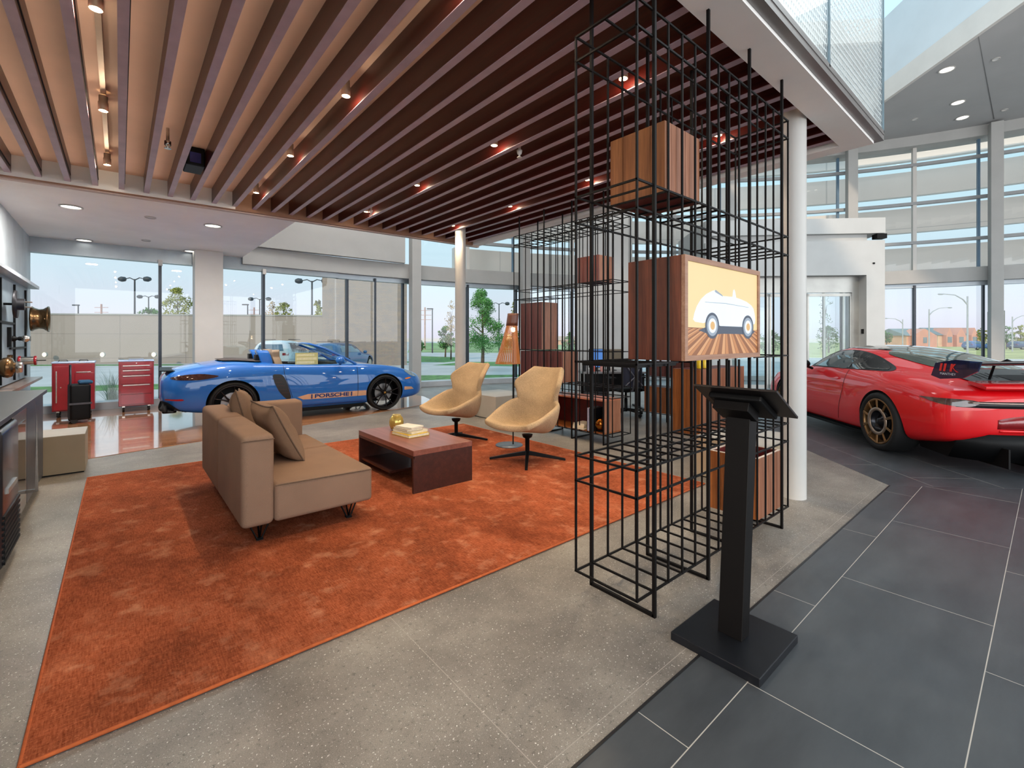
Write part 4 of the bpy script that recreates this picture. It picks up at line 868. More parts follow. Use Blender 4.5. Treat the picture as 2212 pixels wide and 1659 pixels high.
t = thing('wheel_rim', 'bronze alloy wheel rim mounted on the display board by the window', 'wheel rim', (-1.16, 11.3, 1.70))
br = M('bronze_rim', (120, 92, 62), .1, 6, rough=.25, metal=.9)
MB().lathe([(.14, .0), (.205, .0), (.215, .02), (.19, .05), (.17, .10), (.175, .15), (.20, .19), (.222, .205), (.222, .225), (.20, .22), (.17, .19), (.15, .10), (.14, .02)], 40, axis='x', cap=False).build('barrel', br, t)
for k in range(10):
    a = 2*PI*k/10; MB().tube([(.15, .03*math.cos(a), .03*math.sin(a)), (.19, .20*math.cos(a), .20*math.sin(a))], .012).build('spoke', br, t)
MB().lathe([(.03, -.02), (.05, .0), (.05, .16), (.02, .17)], 20, axis='x').build('hub', blkpl, t)
t = thing('brake_disc_assembly', 'dark brake disc and hub on a spindle, on the display board', 'brake disc', (-1.20, 9.2, 1.83))
MB().lathe([(.19, .10), (.19, .13), (.08, .13), (.08, .20), (.05, .20)], 32, axis='x').build('disc', M('dark_cast_metal', (44, 44, 48), .1, 10, rough=.45, metal=.6), t); MB().tube([(0, 0, 0), (.12, 0, 0)], .016).build('spindle', blkpl, t)
for k in range(4):
    a = PI/4+k*PI/2; MB().tube([(.2, .05*math.cos(a), .05*math.sin(a)), (.27, .05*math.cos(a), .05*math.sin(a))], .008).build('wheel_stud', chrome, t)
t = thing('camshaft_part', 'small machined chrome and black engine part on the display board', 'engine part', (-1.20, 9.6, 1.36))
MB().lathe([(.02, 0), (.04, .03), (.04, .06), (.02, .08), (.03, .1), (.03, .13)], 18, axis='x').build('black_body', blkpl, t); MB().lathe([(.035, .13), (.05, .15), (.05, .18), (.03, .2), (.04, .22)], 18, axis='x').build('chrome_tip', chrome, t)
t = thing('turbocharger', 'bronze snail shaped turbocharger low on the display board', 'engine part', (-1.19, 8.9, .98))
MB().lathe([(.10, .0), (.13, .03), (.14, .07), (.12, .11), (.07, .13), (.05, .16)], 26, axis='x').tube([(.07, .1, .02), (.07, .16, .08), (.07, .15, .16)], .03).build('volute', br, t); MB().lathe([(.06, .13), (.08, .15), (.07, .2)], 20, axis='x').build('chrome_nozzle', chrome, t)
t = thing('shock_absorber', 'red and silver cylinder stack low on the display board', 'engine part', (-1.19, 10.3, 1.02))
MB().lathe([(.07, .0), (.075, .015), (.07, .03)], 22, axis='x').lathe([(.07, .17), (.075, .185), (.07, .2)], 22, axis='x').build('red_flange', redp, t); MB().lathe([(.06, .03), (.062, .17)], 22, axis='x').build('silver_barrel', chrome, t)
for k in range(3): MB().tube([(.2, -.04+.04*k, 0), (.3, -.04+.04*k, 0)], .006).build('stud', blkpl, t)
t = thing('wall_emblem', 'small black emblem fixed high on the grey wall at the left edge', 'emblem', (-1.238, 6.9, 2.72))
MB().box(0, .02, -.07, .0, -.10, .02).box(0, .02, -.03, .06, .0, .07).box(0, .02, -.10, .03, -.16, -.09).build('letters', blkpl, t)
# ================================================================== CARS
def catmull(keys, xs):
    out = []
    for x in xs:
        i = 0
        while i < len(keys)-2 and keys[i+1][0] < x: i += 1
        k0, k1, k2, k3 = keys[max(i-1, 0)], keys[i], keys[i+1], keys[min(i+2, len(keys)-1)]
        t = (x-k1[0])/(k2[0]-k1[0]); r = [x]
        for c in range(1, len(k1)):
            m1 = (k2[c]-k0[c])/(k2[0]-k0[0])*(k2[0]-k1[0]) if k2[0] != k0[0] else 0; m2 = (k3[c]-k1[c])/(k3[0]-k1[0])*(k2[0]-k1[0]) if k3[0] != k1[0] else 0
            h = t*t*t; s = t*t
            r.append((2*h-3*s+1)*k1[c]+(h-2*s+t)*m1+(-2*h+3*s)*k2[c]+(h-s)*m2)
        out.append(r)
    return out
# key row: x, zb, wb, wm,zm, wu,zu, ws,zs, wr,zr, w2,z2, zt
def car_shell(keys, dx=.14):
    n = int((keys[-1][0]-keys[0][0])/dx)+1; xs = [keys[0][0]+(keys[-1][0]-keys[0][0])*i/n for i in range(n+1)]
    rs = []
    for k in catmull(keys, xs):
        x, zb, wb, wm, zm, wu, zu, ws, zs, wr, zr, w2, z2, zt = k
        half = [(wb*.6, zb), (wb, zb), ((wb+wm)/2+.01, zb+(zm-zb)*.45), (wm, zm), (wu, zu), (ws, zs), (wr, zr), (w2, z2)]
        rs.append([(x, y, z) for y, z in half]+[(x, 0, zt)]+[(x, -y, z) for y, z in reversed(half)]+[(x, 0, zb)])
    # close nose and tail with shrinking rings
    def capring(r, s, d): c = Vector((r[0][0], 0, sum(p[2] for p in r)/len(r))); return [(p[0]+d, p[1]*s, c.z+(p[2]-c.z)*s) for p in r]
    rs = [capring(rs[0], .2, -.012), capring(rs[0], .65, -.012)]+rs+[capring(rs[-1], .65, .012), capring(rs[-1], .2, .012)]
    return rs
def evaluated(o):
    dg = bpy.context.evaluated_depsgraph_get(); me = bpy.data.meshes.new_from_object(o.evaluated_get(dg)); return me
def make_body(name, keys, paint, parent, cuts, dark, sub=2):
    m = MB().rings(car_shell(keys), True, True); tmp = m.build('tmp_shell', paint)
    bm = bmesh.new(); bm.from_mesh(tmp.data); bmesh.ops.remove_doubles(bm, verts=bm.verts, dist=1e-5); bmesh.ops.recalc_face_normals(bm, faces=bm.faces); bm.to_mesh(tmp.data); bm.free()
    md = tmp.modifiers.new('s', 'SUBSURF'); md.levels = sub; md.render_levels = sub
    me = evaluated(tmp); bpy.data.objects.remove(tmp)
    o = bpy.data.objects.new(name, me); COL.objects.link(o)
    bm = bmesh.new(); bm.from_mesh(me); bvh = BVHTree.FromBMesh(bm); bm.free()
    for c in cuts:
        c.data.materials.clear(); c.data.materials.append(dark)
        bm = bmesh.new(); bm.from_mesh(c.data); bmesh.ops.recalc_face_normals(bm, faces=bm.faces); bm.to_mesh(c.data); bm.free()
        md = o.modifiers.new('b', 'BOOLEAN'); md.operation = 'DIFFERENCE'; md.object = c; md.solver = 'EXACT'
        try: md.material_mode = 'TRANSFER'
        except Exception: pass
        me2 = evaluated(o); o.modifiers.clear(); old = o.data; o.data = me2; bpy.data.objects.remove(c)
    for p in o.data.polygons: p.use_smooth = True
    o.data.set_sharp_from_angle(angle=math.radians(38)) if hasattr(o.data, 'set_sharp_from_angle') else None
    o.name = name
    if parent: o.parent = parent
    return o, bvh
def decal(name, poly, axis, sgn, bvh, m, parent, off=.006, step=.04, label=None):
    """poly in the two coordinates other than `axis` (order x,y,z), cast from the sgn side of the axis onto the body"""
    bm = bmesh.new(); vs = [bm.verts.new((a, b, 0)) for a, b in poly]; bm.faces.new(vs); bmesh.ops.triangulate(bm, faces=bm.faces)
    for _ in range(6):
        long_ = [e_ for e_ in bm.edges if e_.calc_length() > step]
        if not long_: break
        bmesh.ops.subdivide_edges(bm, edges=long_, cuts=1); bmesh.ops.triangulate(bm, faces=bm.faces)
    for v in bm.verts:
        a, b = v.co.x, v.co.y
        if axis == 'y': o_, d_ = Vector((a, sgn*3, b)), Vector((0, -sgn, 0))
        elif axis == 'x': o_, d_ = Vector((sgn*8, a, b)), Vector((-sgn, 0, 0))
        else: o_, d_ = Vector((a, b, 3)), Vector((0, 0, -1))
        h = bvh.ray_cast(o_, d_)
        if h[0] is None:
            for q in (.97, .93, .88, .8):
                c = (sum(p[0] for p in poly)/len(poly), sum(p[1] for p in poly)/len(poly)); a2, b2 = c[0]+(a-c[0])*q, c[1]+(b-c[1])*q
                if axis == 'y': o_ = Vector((a2, sgn*3, b2))
                elif axis == 'x': o_ = Vector((sgn*8, a2, b2))
                else: o_ = Vector((a2, b2, 3))
                h = bvh.ray_cast(o_, d_)
                if h[0] is not None: break
        if h[0] is not None:
            nrm = h[1]; nrm = -nrm if nrm.dot(d_) > 0 else nrm; v.co = h[0]+nrm*off
        else: v.co = Vector((a, sgn*.8, b)) if axis == 'y' else (Vector((sgn*3.4, a, b)) if axis == 'x' else Vector((a, b, .9)))
    me = bpy.data.meshes.new(name); bmesh.ops.recalc_face_normals(bm, faces=bm.faces); bm.to_mesh(me); bm.free(); me.materials.append(m)
    for p in me.polygons: p.use_smooth = True
    o = bpy.data.objects.new(name, me); COL.objects.link(o); o.parent = parent; tag(o, label); return o
def smooth_poly(pts, n=4):
    out = []; N = len(pts)
    for i in range(N):
        p0, p1, p2, p3 = pts[i-1], pts[i], pts[(i+1) % N], pts[(i+2) % N]
        for k in range(n):
            t = k/n; out.append(tuple(.5*((2*p1[c])+(-p0[c]+p2[c])*t+(2*p0[c]-5*p1[c]+4*p2[c]-p3[c])*t*t+(-p0[c]+3*p1[c]-3*p2[c]+p3[c])*t**3) for c in (0, 1)))
    return out
def wheel(parent, x, side, y_out, r, width, style, rimm, discm=None, r_rim=None):
    t = thing('wheel', None, None, (x, side*y_out, r)); t.parent = parent
    s = side; w_ = width; rr = r_rim or r*.76
    Y = lambda d: -s*d          # d = depth inward from the outer face
    def L(prof, seg=48): return [(q, Y(d)) for q, d in prof]
    MB().lathe(L([(rr, .02), (rr+.015, .003), (r-.03, 0), (r-.008, .02), (r, .05), (r, w_-.05), (r-.01, w_-.01), (rr, w_)]), 48, axis='y', cap=False).build('tyre', rubber, t)
    MB().lathe(L([(rr+.002, .012), (rr-.012, .006), (rr-.022, .02), (rr-.03, .10), (rr-.035, w_-.03), (rr, w_-.01)]), 48, axis='y', cap=False).build('rim', rimm, t)
    MB().lathe(L([(.17*r/.34, .11), (.17*r/.34, .14), (.03, .14)]), 32, axis='y').build('brake_disc', M('steel_brake_disc', (150, 150, 152), .1, 20, rough=.3, metal=.9), t)
    m = MB()
    if style == 'spokes':
        for k in range(10):
            a = 2*PI*(k//2)/5+(.17 if k % 2 else -.17)+.3; a2 = 2*PI*(k//2)/5+.3+(.10 if k % 2 else -.10)*.6
            b0 = 2*PI*(k//2)/5+.3+(.26 if k % 2 else -.26)
            m.tube([(.05*math.sin(a2), Y(.05), .05*math.cos(a2)), (.5*rr*math.sin(a), Y(.03), .5*rr*math.cos(a)), ((rr-.015)*math.sin(b0), Y(.015), (rr-.015)*math.cos(b0))], [.02, .012, .011], 6)
        m.build('spokes', rimm, t)
        MB().lathe(L([(.001, .015), (.032, .02), (.045, .04), (.05, .07)]), 20, axis='y', cap=False).build('hub', rimm, t)
        MB().lathe(L([(.001, .012), (.02, .0135), (.021, .018)]), 16, axis='y', cap=False).build('centre_cap', M('gold_centre_cap', (190, 140, 60), .1, 9, rough=.3, metal=.7), t)
    else:
        # outer disc ring with slots, radial spokes
        for k in range(10):
            for q in (-.035, .035):
                a = 2*PI*k/10+q; m.tube([(.50*rr*math.sin(a), Y(.012), .50*rr*math.cos(a)), ((rr-.012)*math.sin(a), Y(.004), (rr-.012)*math.cos(a))], .0075, 6)
        m.build('spokes', rimm, t)
        MB().lathe(L([(.62*rr, .012), (.61*rr, .002), (.49*rr, .003), (.47*rr, .014)]), 40, axis='y', cap=False).build('spoke_ring', M('pale_bronze_ring', (150, 132, 116), .05, 9, rough=.35, metal=.7), t)
        MB().lathe(L([(.47*rr, .014), (.43*rr, .06), (.30*rr, .08), (.22*rr, .05), (.16*rr, .045), (.13*rr, .02), (.001, .018)]), 28, axis='y', cap=False).build('centre_lock', M('gunmetal_hub', (40, 40, 44), .15, 9, rough=.2, metal=.7), t)
        MB().lathe(L([(rr-.03, .09), (.4*rr, .09)]), 32, axis='y', cap=False).build('dark_well', blkpl, t)
    return t
def cyl_cut(x, z, r, y0, y1, name='c'):
    return MB().lathe([(r, y0), (r, y1)], 56, (x, 0, z), axis='y').build(name, blkpl)
arch_dark = M('black_arch_liner', (12, 12, 14), .1, 10, rough=.8)
# ------------------------------------------------------------------ blue open car
K_BLUE = [
 (-.92, .36, .45, .58, .50, .58, .62, .52, .72, .40, .76, .22, .775, .78),
 (-.86, .30, .72, .81, .50, .80, .68, .71, .79, .50, .82, .28, .835, .84),
 (-.68, .24, .80, .875, .50, .87, .73, .77, .855, .55, .885, .30, .90, .905),
 (-.35, .19, .83, .90, .52, .895, .77, .79, .915, .56, .945, .30, .965, .97),
 (.0, .16, .84, .905, .52, .90, .79, .81, .945, .60, .975, .32, 1.0, 1.005),
 (.35, .15, .83, .90, .50, .885, .76, .825, .93, .64, .96, .32, .975, .98),
 (.75, .14, .82, .88, .48, .866, .73, .825, .90, .70, .93, .32, .935, .935),
 (1.2, .14, .82, .876, .47, .86, .71, .815, .885, .70, .91, .32, .915, .915),
 (1.6, .14, .82, .876, .47, .86, .71, .805, .878, .68, .905, .32, .925, .93),
 (1.95, .14, .83, .878, .48, .865, .72, .80, .875, .66, .895, .32, .925, .935),
 (2.3, .15, .83, .885, .50, .872, .73, .79, .88, .62, .865, .31, .875, .88),
 (2.65, .16, .82, .882, .49, .86, .71, .77, .845, .58, .82, .29, .82, .82),
 (3.0, .18, .77, .83, .46, .80, .64, .71, .755, .53, .735, .26, .735, .735),
 (3.32, .22, .60, .64, .42, .62, .53, .55, .61, .42, .62, .22, .625, .625),
 (3.43, .27, .40, .42, .40, .41, .47, .37, .53, .28, .545, .15, .55, .55)]
bc = thing('roadster_car', 'bright blue open two seat sports car parked before the windows', 'car', (1.41, 9.22, .006), math.radians(-3.2))
HB = .93
cuts = []
for x in (0, 2.475):
    for s in (1, -1): cuts.append(cyl_cut(x, .335, .368 if x == 0 else .362, s*.58, s*1.1))
cuts.append(MB().rings([[(x, y, z) for x, y in ((.58, -.62), (.64, -.70), (1.55, -.69), (1.80, -.60), (1.80, .60), (1.55, .69), (.64, .70), (.58, .62))] for z in (.42, 1.3)], True, False).build('c', blkpl))
body_b, bvh_b = make_body('body', K_BLUE, blue, bc, cuts, arch_dark)
for x, r, yy in ((0, .335, .905), (2.475, .335, .88)):
    for s in (-1, 1): wheel(bc, x, s, yy, r, .24, 'spokes', M('gloss_black_rim', (26, 22, 24), .1, 20, rough=.2, metal=.6), r_rim=.285)
# interior
int_m = M('dark_interior_trim', (34, 32, 34), .1, 20, rough=.7)
MB().box(.60, 1.79, -.62, .62, .42, .45).box(1.58, 1.80, -.60, .60, .55, .915).box(.65, 1.6, -.06, .06, .43, .72).build('interior', int_m, bc)
for s in (-1, 1):
    MB().box(.80, 1.28, s*.36-.22, s*.36+.22, .44, .60).rings([[(x+dx, s*.36+y, z) for x, y in ((-.06, -w_), (.07, -w_*.8), (.07, w_*.8), (-.06, w_))] for dx, w_, z in ((.78, .23, .55), (.73, .24, .8), (.68, .20, .98), (.665, .14, 1.04), (.66, .14, 1.13), (.67, .09, 1.16))]).build('seat', M('tan_grey_seat_leather', (150, 128, 104), .05, 12, rough=.5), bc, bevel=.02, seg=3)
    MB().rings([[(x+dx, s*.36+y, z) for x, y in ((-.16, -w_), (.02, -w_), (.02, w_), (-.16, w_))] for dx, w_, z in ((.60, .21, .90), (.57, .19, 1.04), (.54, .15, 1.13), (.53, .09, 1.155))]).build('roll_hoop', blue, bc, bevel=.02, seg=3)
    MB().box(.36, .555, s*.36-.10, s*.36+.10, .97, 1.08).build('hoop_inset', blkpl, bc)
MB().tube([(1.50, .38, .90), (1.40, .38, .93)], .02).lathe([(.17, -.012), (.18, 0), (.17, .012), (.155, 0), (.17, -.012)], 30, (0, 0, 0), 'x', cap=False, T=Matrix.Translation((1.38, .38, .93)) @ Matrix.Rotation(.35, 4, 'Y')).build('steering_wheel', blkpl, bc)
decal('soft_top_cover', smooth_poly([(-.12, -.42), (.12, -.54), (.42, -.56), (.46, 0), (.42, .56), (.12, .54), (-.12, .42), (-.18, 0)]), 'z', 1, bvh_b, M('black_folded_roof', (62, 52, 50), .1, 20, rough=.8), bc, .02)
# windscreen
wf = MB(); A = [(1.97, -.73, .885), (1.76, -.70, 1.01), (1.44, -.64, 1.175), (1.26, -.58, 1.24), (1.22, -.40, 1.262), (1.21, 0, 1.27)]
full = A+[(x, -y, z) for x, y, z in reversed(A[:-1])]
wf.tube(full, .022, 8).build('windscreen_frame', blue, bc)
B = [(2.34, 0, .945)]
gl_v = []; gl_f = []; R_ = 8
for i in range(len(full)):
    t_ = i/(len(full)-1); base = Vector((1.97+.18*math.sin(t_*PI), -.72+1.44*t_, .89+.035*math.sin(t_*PI))); topv = Vector(full[i])
    if i in (0, len(full)-1): pass
    for j in range(R_+1): gl_v.append(tuple(base.lerp(topv, j/R_)))
for i in range(len(full)-1):
    for j in range(R_): a = i*(R_+1)+j; gl_f.append((a, a+1, a+R_+2, a+R_+1))
MB().add(gl_v, gl_f, True).build('windscreen', carglass_l, bc)
for s in (-1, 1):
    MB().prism([(.78, .90), (1.80, .90), (1.40, 1.11), (1.2, 1.16), (.92, 1.16)], s*.70-.002, s*.70+.002, T=Matrix(((1, 0, 0, 0), (0, 0, 1, 0), (0, 1, 0, 0), (0, 0, 0, 1)))).build('door_glass', carglass_l, bc)
    mr = MB().ball((1.62, s*.93, .975), (.075, .115, .068), 18).build('door_mirror', blue, bc); MB().tube([(1.66, s*.80, .90), (1.64, s*.88, .935)], .022).build('mirror_arm', blkpl, mr)
st = MB().box(.93, 1.30, -.7095, -.7045, .905, 1.11).build('window_sticker', M('yellow_green_paper', (206, 204, 140), .04, 8, rough=.8), bc)
MB().box(.95, 1.24, -.7105, -.7095, 1.05, 1.09).box(.95, 1.28, -.7105, -.7095, .985, 1.03).box(.95, 1.24, -.7105, -.7095, .92, .965).build('printed_blocks', M('pale_yellow_print', (232, 230, 186), .04, 30, rough=.8), st)
for s in (-1, 1):
    decal('side_air_intake', smooth_poly([(.555, .745), (.62, .765), (.70, .745), (.76, .64), (.80, .50), (.83, .36), (.76, .35), (.66, .46), (.59, .60)]), 'y', s, bvh_b, M('black_intake_grille', (14, 13, 14), .3, 90, rough=.5), bc, .005)
    for k in range(5):
        z = .45+.06*k; x = .76-.035*k; decal('intake_slat', [(x-.08, z), (x+.04, z-.005), (x+.04, z+.004), (x-.08, z+.009)], 'y', s, bvh_b, M('dark_brown_slat', (58, 26, 22), .1, 20), bc, .012)
    decal('tail_light', smooth_poly([(-.80, .765), (-.66, .80), (-.46, .815), (-.30, .80), (-.20, .775), (-.30, .745), (-.48, .725), (-.72, .735)]), 'y', s, bvh_b, M('smoked_red_lens', (52, 30, 28), .3, 30, rough=.08, coat=1), bc, .005)
    decal('rear_reflector', [(-.86, .435), (-.66, .425), (-.63, .435), (-.66, .455), (-.86, .455)], 'y', s, bvh_b, M('red_reflector', (150, 14, 30), .1, 30, rough=.2), bc, .005)
    decal('rear_bumper_vent', smooth_poly([(-.93, .40), (-.83, .40), (-.70, .30), (-.60, .24), (-.72, .25), (-.92, .29)]), 'y', s, bvh_b, arch_dark, bc, .004)
    sd = decal('side_stripe', [(.93, .365), (1.02, .318), (1.15, .312), (2.11, .312), (2.11, .405), (1.10, .405)], 'y', s, bvh_b, M('copper_stripe', (206, 160, 128), .04, 9, rough=.4), bc, .004)
    decal('stripe_tail', [(2.87, .36), (3.10, .36), (3.04, .41), (2.87, .425)], 'y', s, bvh_b, M('copper_stripe'), bc, .004)
    # door lines
    decal('door_gap', [(.72, .90), (.727, .90), (.737, .76), (.86, .36), (.853, .36), (.73, .76)], 'y', s, bvh_b, arch_dark, bc, .003)
    decal('door_gap', [(1.955, .84), (1.962, .84), (1.956, .30), (1.949, .30)], 'y', s, bvh_b, arch_dark, bc, .006)
    decal('headlight', smooth_poly([(2.90, .735), (3.02, .72), (3.16, .64), (3.20, .60), (3.10, .61), (2.98, .66)]), 'y', s, bvh_b, M('headlight_lens', (120, 140, 150), .2, 20, rough=.06, coat=1), bc, .004)
    decal('side_marker', [(2.88, .585), (2.98, .60), (3.04, .59), (2.98, .57), (2.90, .565)], 'y', s, bvh_b, M('amber_marker', (236, 130, 30), .05, 20, rough=.2), bc, .005)
    decal('sill_shadow_strip', [(.42, .20), (2.06, .20), (2.06, .215), (.42, .215)], 'y', s, bvh_b, M('deep_blue_sill', (0, 50, 120), .05, 20, rough=.3), bc, .004)
# lettering on the stripe, cut from blue
def letters_on(body_txt, size, m, name, parent, bvh, x0, z0, s, off, sx, bold=0):
    T4 = Matrix(((s*-1.0 if s > 0 else 1, 0, 0, x0), (0, 0, 1, 0), (0, 1, 0, z0), (0, 0, 0, 1)))
    o = text(body_txt, size, m, name, parent, T4, 0, sx, bold)
    bm = bmesh.new(); bm.from_mesh(o.data)
    for v in bm.verts:
        h = bvh.ray_cast(Vector((v.co.x, s*3, v.co.z)), Vector((0, -s, 0)))
        if h[0] is not None: v.co = h[0]+Vector((0, s*off, 0))
    bm.to_mesh(o.data); bm.free(); return o
for s in (-1, 1):
    letters_on('PORSCHE', .088, M('deep_blue_letter', (0, 44, 110), .04, 20, rough=.35), 'stripe_lettering', bc, bvh_b, 1.50, .358, s, .0075, 1.55, .003)
    for x in (1.16, 1.84): decal('stripe_bar', [(x-.012, .322), (x+.012, .322), (x+.012, .396), (x-.012, .396)], 'y', s, bvh_b, M('deep_blue_letter'), bc, .007)
sp_ = MB().rings([[(x, y, z) for x, z in ((-.93, .858), (-.80, .848), (-.70, .856), (-.78, .868), (-.93, .872))] for y in (-.56, -.3, 0, .3, .56)]).build('rear_spoiler', blkpl, bc)
for s in (-1, 1): MB().box(-.84, -.78, s*.35-.02, s*.35+.02, .80, .855).build('spoiler_strut', blkpl, sp_)
MB().box(-.90, -.72, -.60, .60, .22, .30).build('rear_diffuser', blkpl, bc, bevel=.02)
MB().box(.35, 2.1, -.75, .75, .10, .16).build('underbody', blkpl, bc)
# ------------------------------------------------------------------ red winged coupe
K_RED = [
 (-1.03, .40, .50, .62, .55, .62, .68, .56, .765, .42, .79, .25, .80, .80),
 (-.96, .33, .74, .82, .55, .81, .70, .74, .805, .55, .83, .30, .84, .845),
 (-.78, .27, .82, .90, .55, .885, .74, .80, .865, .60, .885, .33, .91, .915),
 (-.42, .20, .85, .932, .55, .92, .78, .83, .92, .62, .945, .40, .99, 1.0),
 (0, .14, .86, .94, .55, .93, .80, .83, .945, .645, .985, .50, 1.085, 1.115),
 (.40, .13, .85, .925, .50, .905, .77, .825, .925, .69, 1.00, .555, 1.165, 1.205),
 (.80, .12, .84, .90, .48, .88, .745, .815, .905, .70, 1.03, .575, 1.22, 1.26),
 (1.20, .12, .83, .885, .48, .865, .735, .80, .895, .705, 1.04, .58, 1.235, 1.28),
 (1.48, .12, .82, .88, .48, .86, .725, .795, .885, .70, 1.03, .57, 1.215, 1.265),
 (1.78, .12, .82, .875, .48, .86, .72, .79, .875, .70, .98, .55, 1.11, 1.15),
 (2.06, .12, .82, .875, .50, .86, .72, .79, .865, .70, .90, .50, .96, .985),
 (2.34, .13, .83, .885, .52, .87, .74, .785, .87, .62, .86, .38, .88, .885),
 (2.80, .14, .83, .885, .50, .86, .70, .77, .83, .60, .80, .33, .80, .80),
 (3.10, .16, .80, .86, .48, .82, .64, .72, .75, .55, .72, .30, .72, .72),
 (3.36, .20, .68, .74, .45, .70, .55, .60, .62, .45, .62, .25, .62, .62),
 (3.50, .26, .45, .50, .42, .48, .48, .42, .53, .30, .54, .15, .54, .54)]
R0 = (4.46*math.cos(TH)+5.62*math.sin(TH), -4.46*math.sin(TH)+5.62*math.cos(TH))     # contact of the left rear wheel
hd = math.atan2(2.45, .277)-TH                                                     # heading
hx, hy = math.cos(hd), math.sin(hd); RW = .93
rc = thing('coupe_car', 'glossy red coupe with a big black rear wing and bronze wheels', 'car', (R0[0]+hy*RW, R0[1]-hx*RW, .001), hd)
cuts = []
for x in (0, 2.457):
    for s in (1, -1): cuts.append(cyl_cut(x, .345, .385 if x == 0 else .372, s*.55, s*1.1))
body_r, bvh_r = make_body('body', K_RED, red, rc, cuts, arch_dark)
bz_m = M('bronze_wheel', (140, 108, 72), .06, 20, rough=.3, metal=.75)
for x, r, yy in ((0, .352, .945), (2.457, .335, .90)):
    for s in (-1, 1): wheel(rc, x, s, yy, r, .30, 'ring', bz_m, r_rim=.272 if x == 0 else .262)
tr = M('black_window_rubber', (18, 18, 22), .1, 30, rough=.4)
for s in (-1, 1):
    decal('window_surround', smooth_poly([(.06, .955), (.42, .945), (1.0, .935), (1.6, .925), (1.88, .925), (1.84, .985), (1.62, 1.10), (1.36, 1.18), (1.0, 1.19), (.60, 1.14), (.25, 1.05), (.05, .985)]), 'y', s, bvh_r, tr, rc, .004, .05)
    decal('quarter_window', smooth_poly([(.12, .968), (.40, .962), (.76, .955), (.98, 1.165), (.72, 1.145), (.45, 1.09), (.22, 1.02)], 3), 'y', s, bvh_r, carglass if 0 else M('dark_tinted_glass', (10, 12, 14), .1, 5, rough=.03, spec=.8, coat=1), rc, .008, .05)
    decal('door_window', smooth_poly([(.84, .952), (1.3, .942), (1.80, .940), (1.77, .98), (1.58, 1.085), (1.34, 1.162), (1.04, 1.172)], 3), 'y', s, bvh_r, M('blue_tinted_glass', (30, 52, 58), .15, 3, rough=.03, spec=.8, coat=1), rc, .008, .05)
    decal('door_gap', [(.80, .93), (.808, .93), (.80, .66), (.93, .24), (.922, .24), (.792, .66)], 'y', s, bvh_r, arch_dark, rc, .003)
    decal('door_gap', [(1.92, .90), (1.928, .90), (1.95, .24), (1.942, .24)], 'y', s, bvh_r, arch_dark, rc, .003)
    decal('door_handle', smooth_poly([(.92, .80), (1.0, .812), (1.14, .805), (1.17, .79), (1.0, .782)]), 'y', s, bvh_r, red, rc, .016)
    decal('side_skirt', [(.42, .13), (2.05, .13), (2.05, .185), (.42, .20)], 'y', s, bvh_r, blkpl, rc, .010)
    decal('body_crease', [(1.0, .745), (2.05, .735), (2.05, .742), (1.0, .755)], 'y', s, bvh_r, red, rc, .008)
    mr = MB().ball((1.66, s*.99, .965), (.085, .115, .075), 18).build('door_mirror', blkpl, rc); MB().tube([(1.70, s*.82, .89), (1.68, s*.92, .93)], .02).build('mirror_arm', blkpl, mr)
    decal('headlight', smooth_poly([(2.92, .70), (3.05, .745), (3.2, .68), (3.24, .6), (3.12, .58), (2.98, .62)]), 'y', s, bvh_r, M('headlight_lens'), rc, .004)
    decal('rear_side_vent', smooth_poly([(-.93, .50), (-.86, .52), (-.82, .47), (-.80, .34), (-.84, .33), (-.92, .42)]), 'y', s, bvh_r, M('dark_red_vent', (110, 4, 10), .1, 20, rough=.3), rc, .003) if 0 else None
decal('windscreen', smooth_poly([(1.54, -.50), (1.46, 0), (1.54, .50), (2.14, .60), (2.26, 0), (2.14, -.60)]), 'z', 1, bvh_r, M('blue_tinted_glass'), rc, .006, .08)
decal('roof_panel', smooth_poly([(.62, -.40), (.60, 0), (.62, .40), (1.38, .44), (1.34, 0), (1.38, -.44)], 3), 'z', 1, bvh_r, M('gloss_black_roof', (14, 16, 18), .1, 5, rough=.06, coat=1), rc, .005, .08)
decal('rear_window', smooth_poly([(-.30, -.40), (-.34, 0), (-.30, .40), (.20, .50), (.56, .44), (.58, 0), (.56, -.44), (.20, -.50)], 3), 'z', 1, bvh_r, M('grey_green_glass', (64, 78, 66), .25, 1.5, rough=.04, spec=.8, coat=1), rc, .006, .07)
decal('engine_lid', smooth_poly([(-.84, -.44), (-.86, 0), (-.84, .44), (-.40, .46), (-.38, 0), (-.40, -.46)], 3), 'z', 1, bvh_r, M('carbon_grey_lid', (60, 62, 64), .1, 60, rough=.35), rc, .010, .07)
for s in (-1, 1):
    for k in range(4): decal('lid_louvre', [(-.52-.0*k, s*(.17+.055*k)), (-.70, s*(.185+.055*k)), (-.70, s*(.20+.055*k)), (-.52, s*(.185+.055*k))], 'z', 1, bvh_r, arch_dark, rc, .014)
decal('lid_vent', [(-.78, -.13), (-.78, .13), (-.60, .16), (-.60, -.16)], 'z', 1, bvh_r, arch_dark, rc, .014)
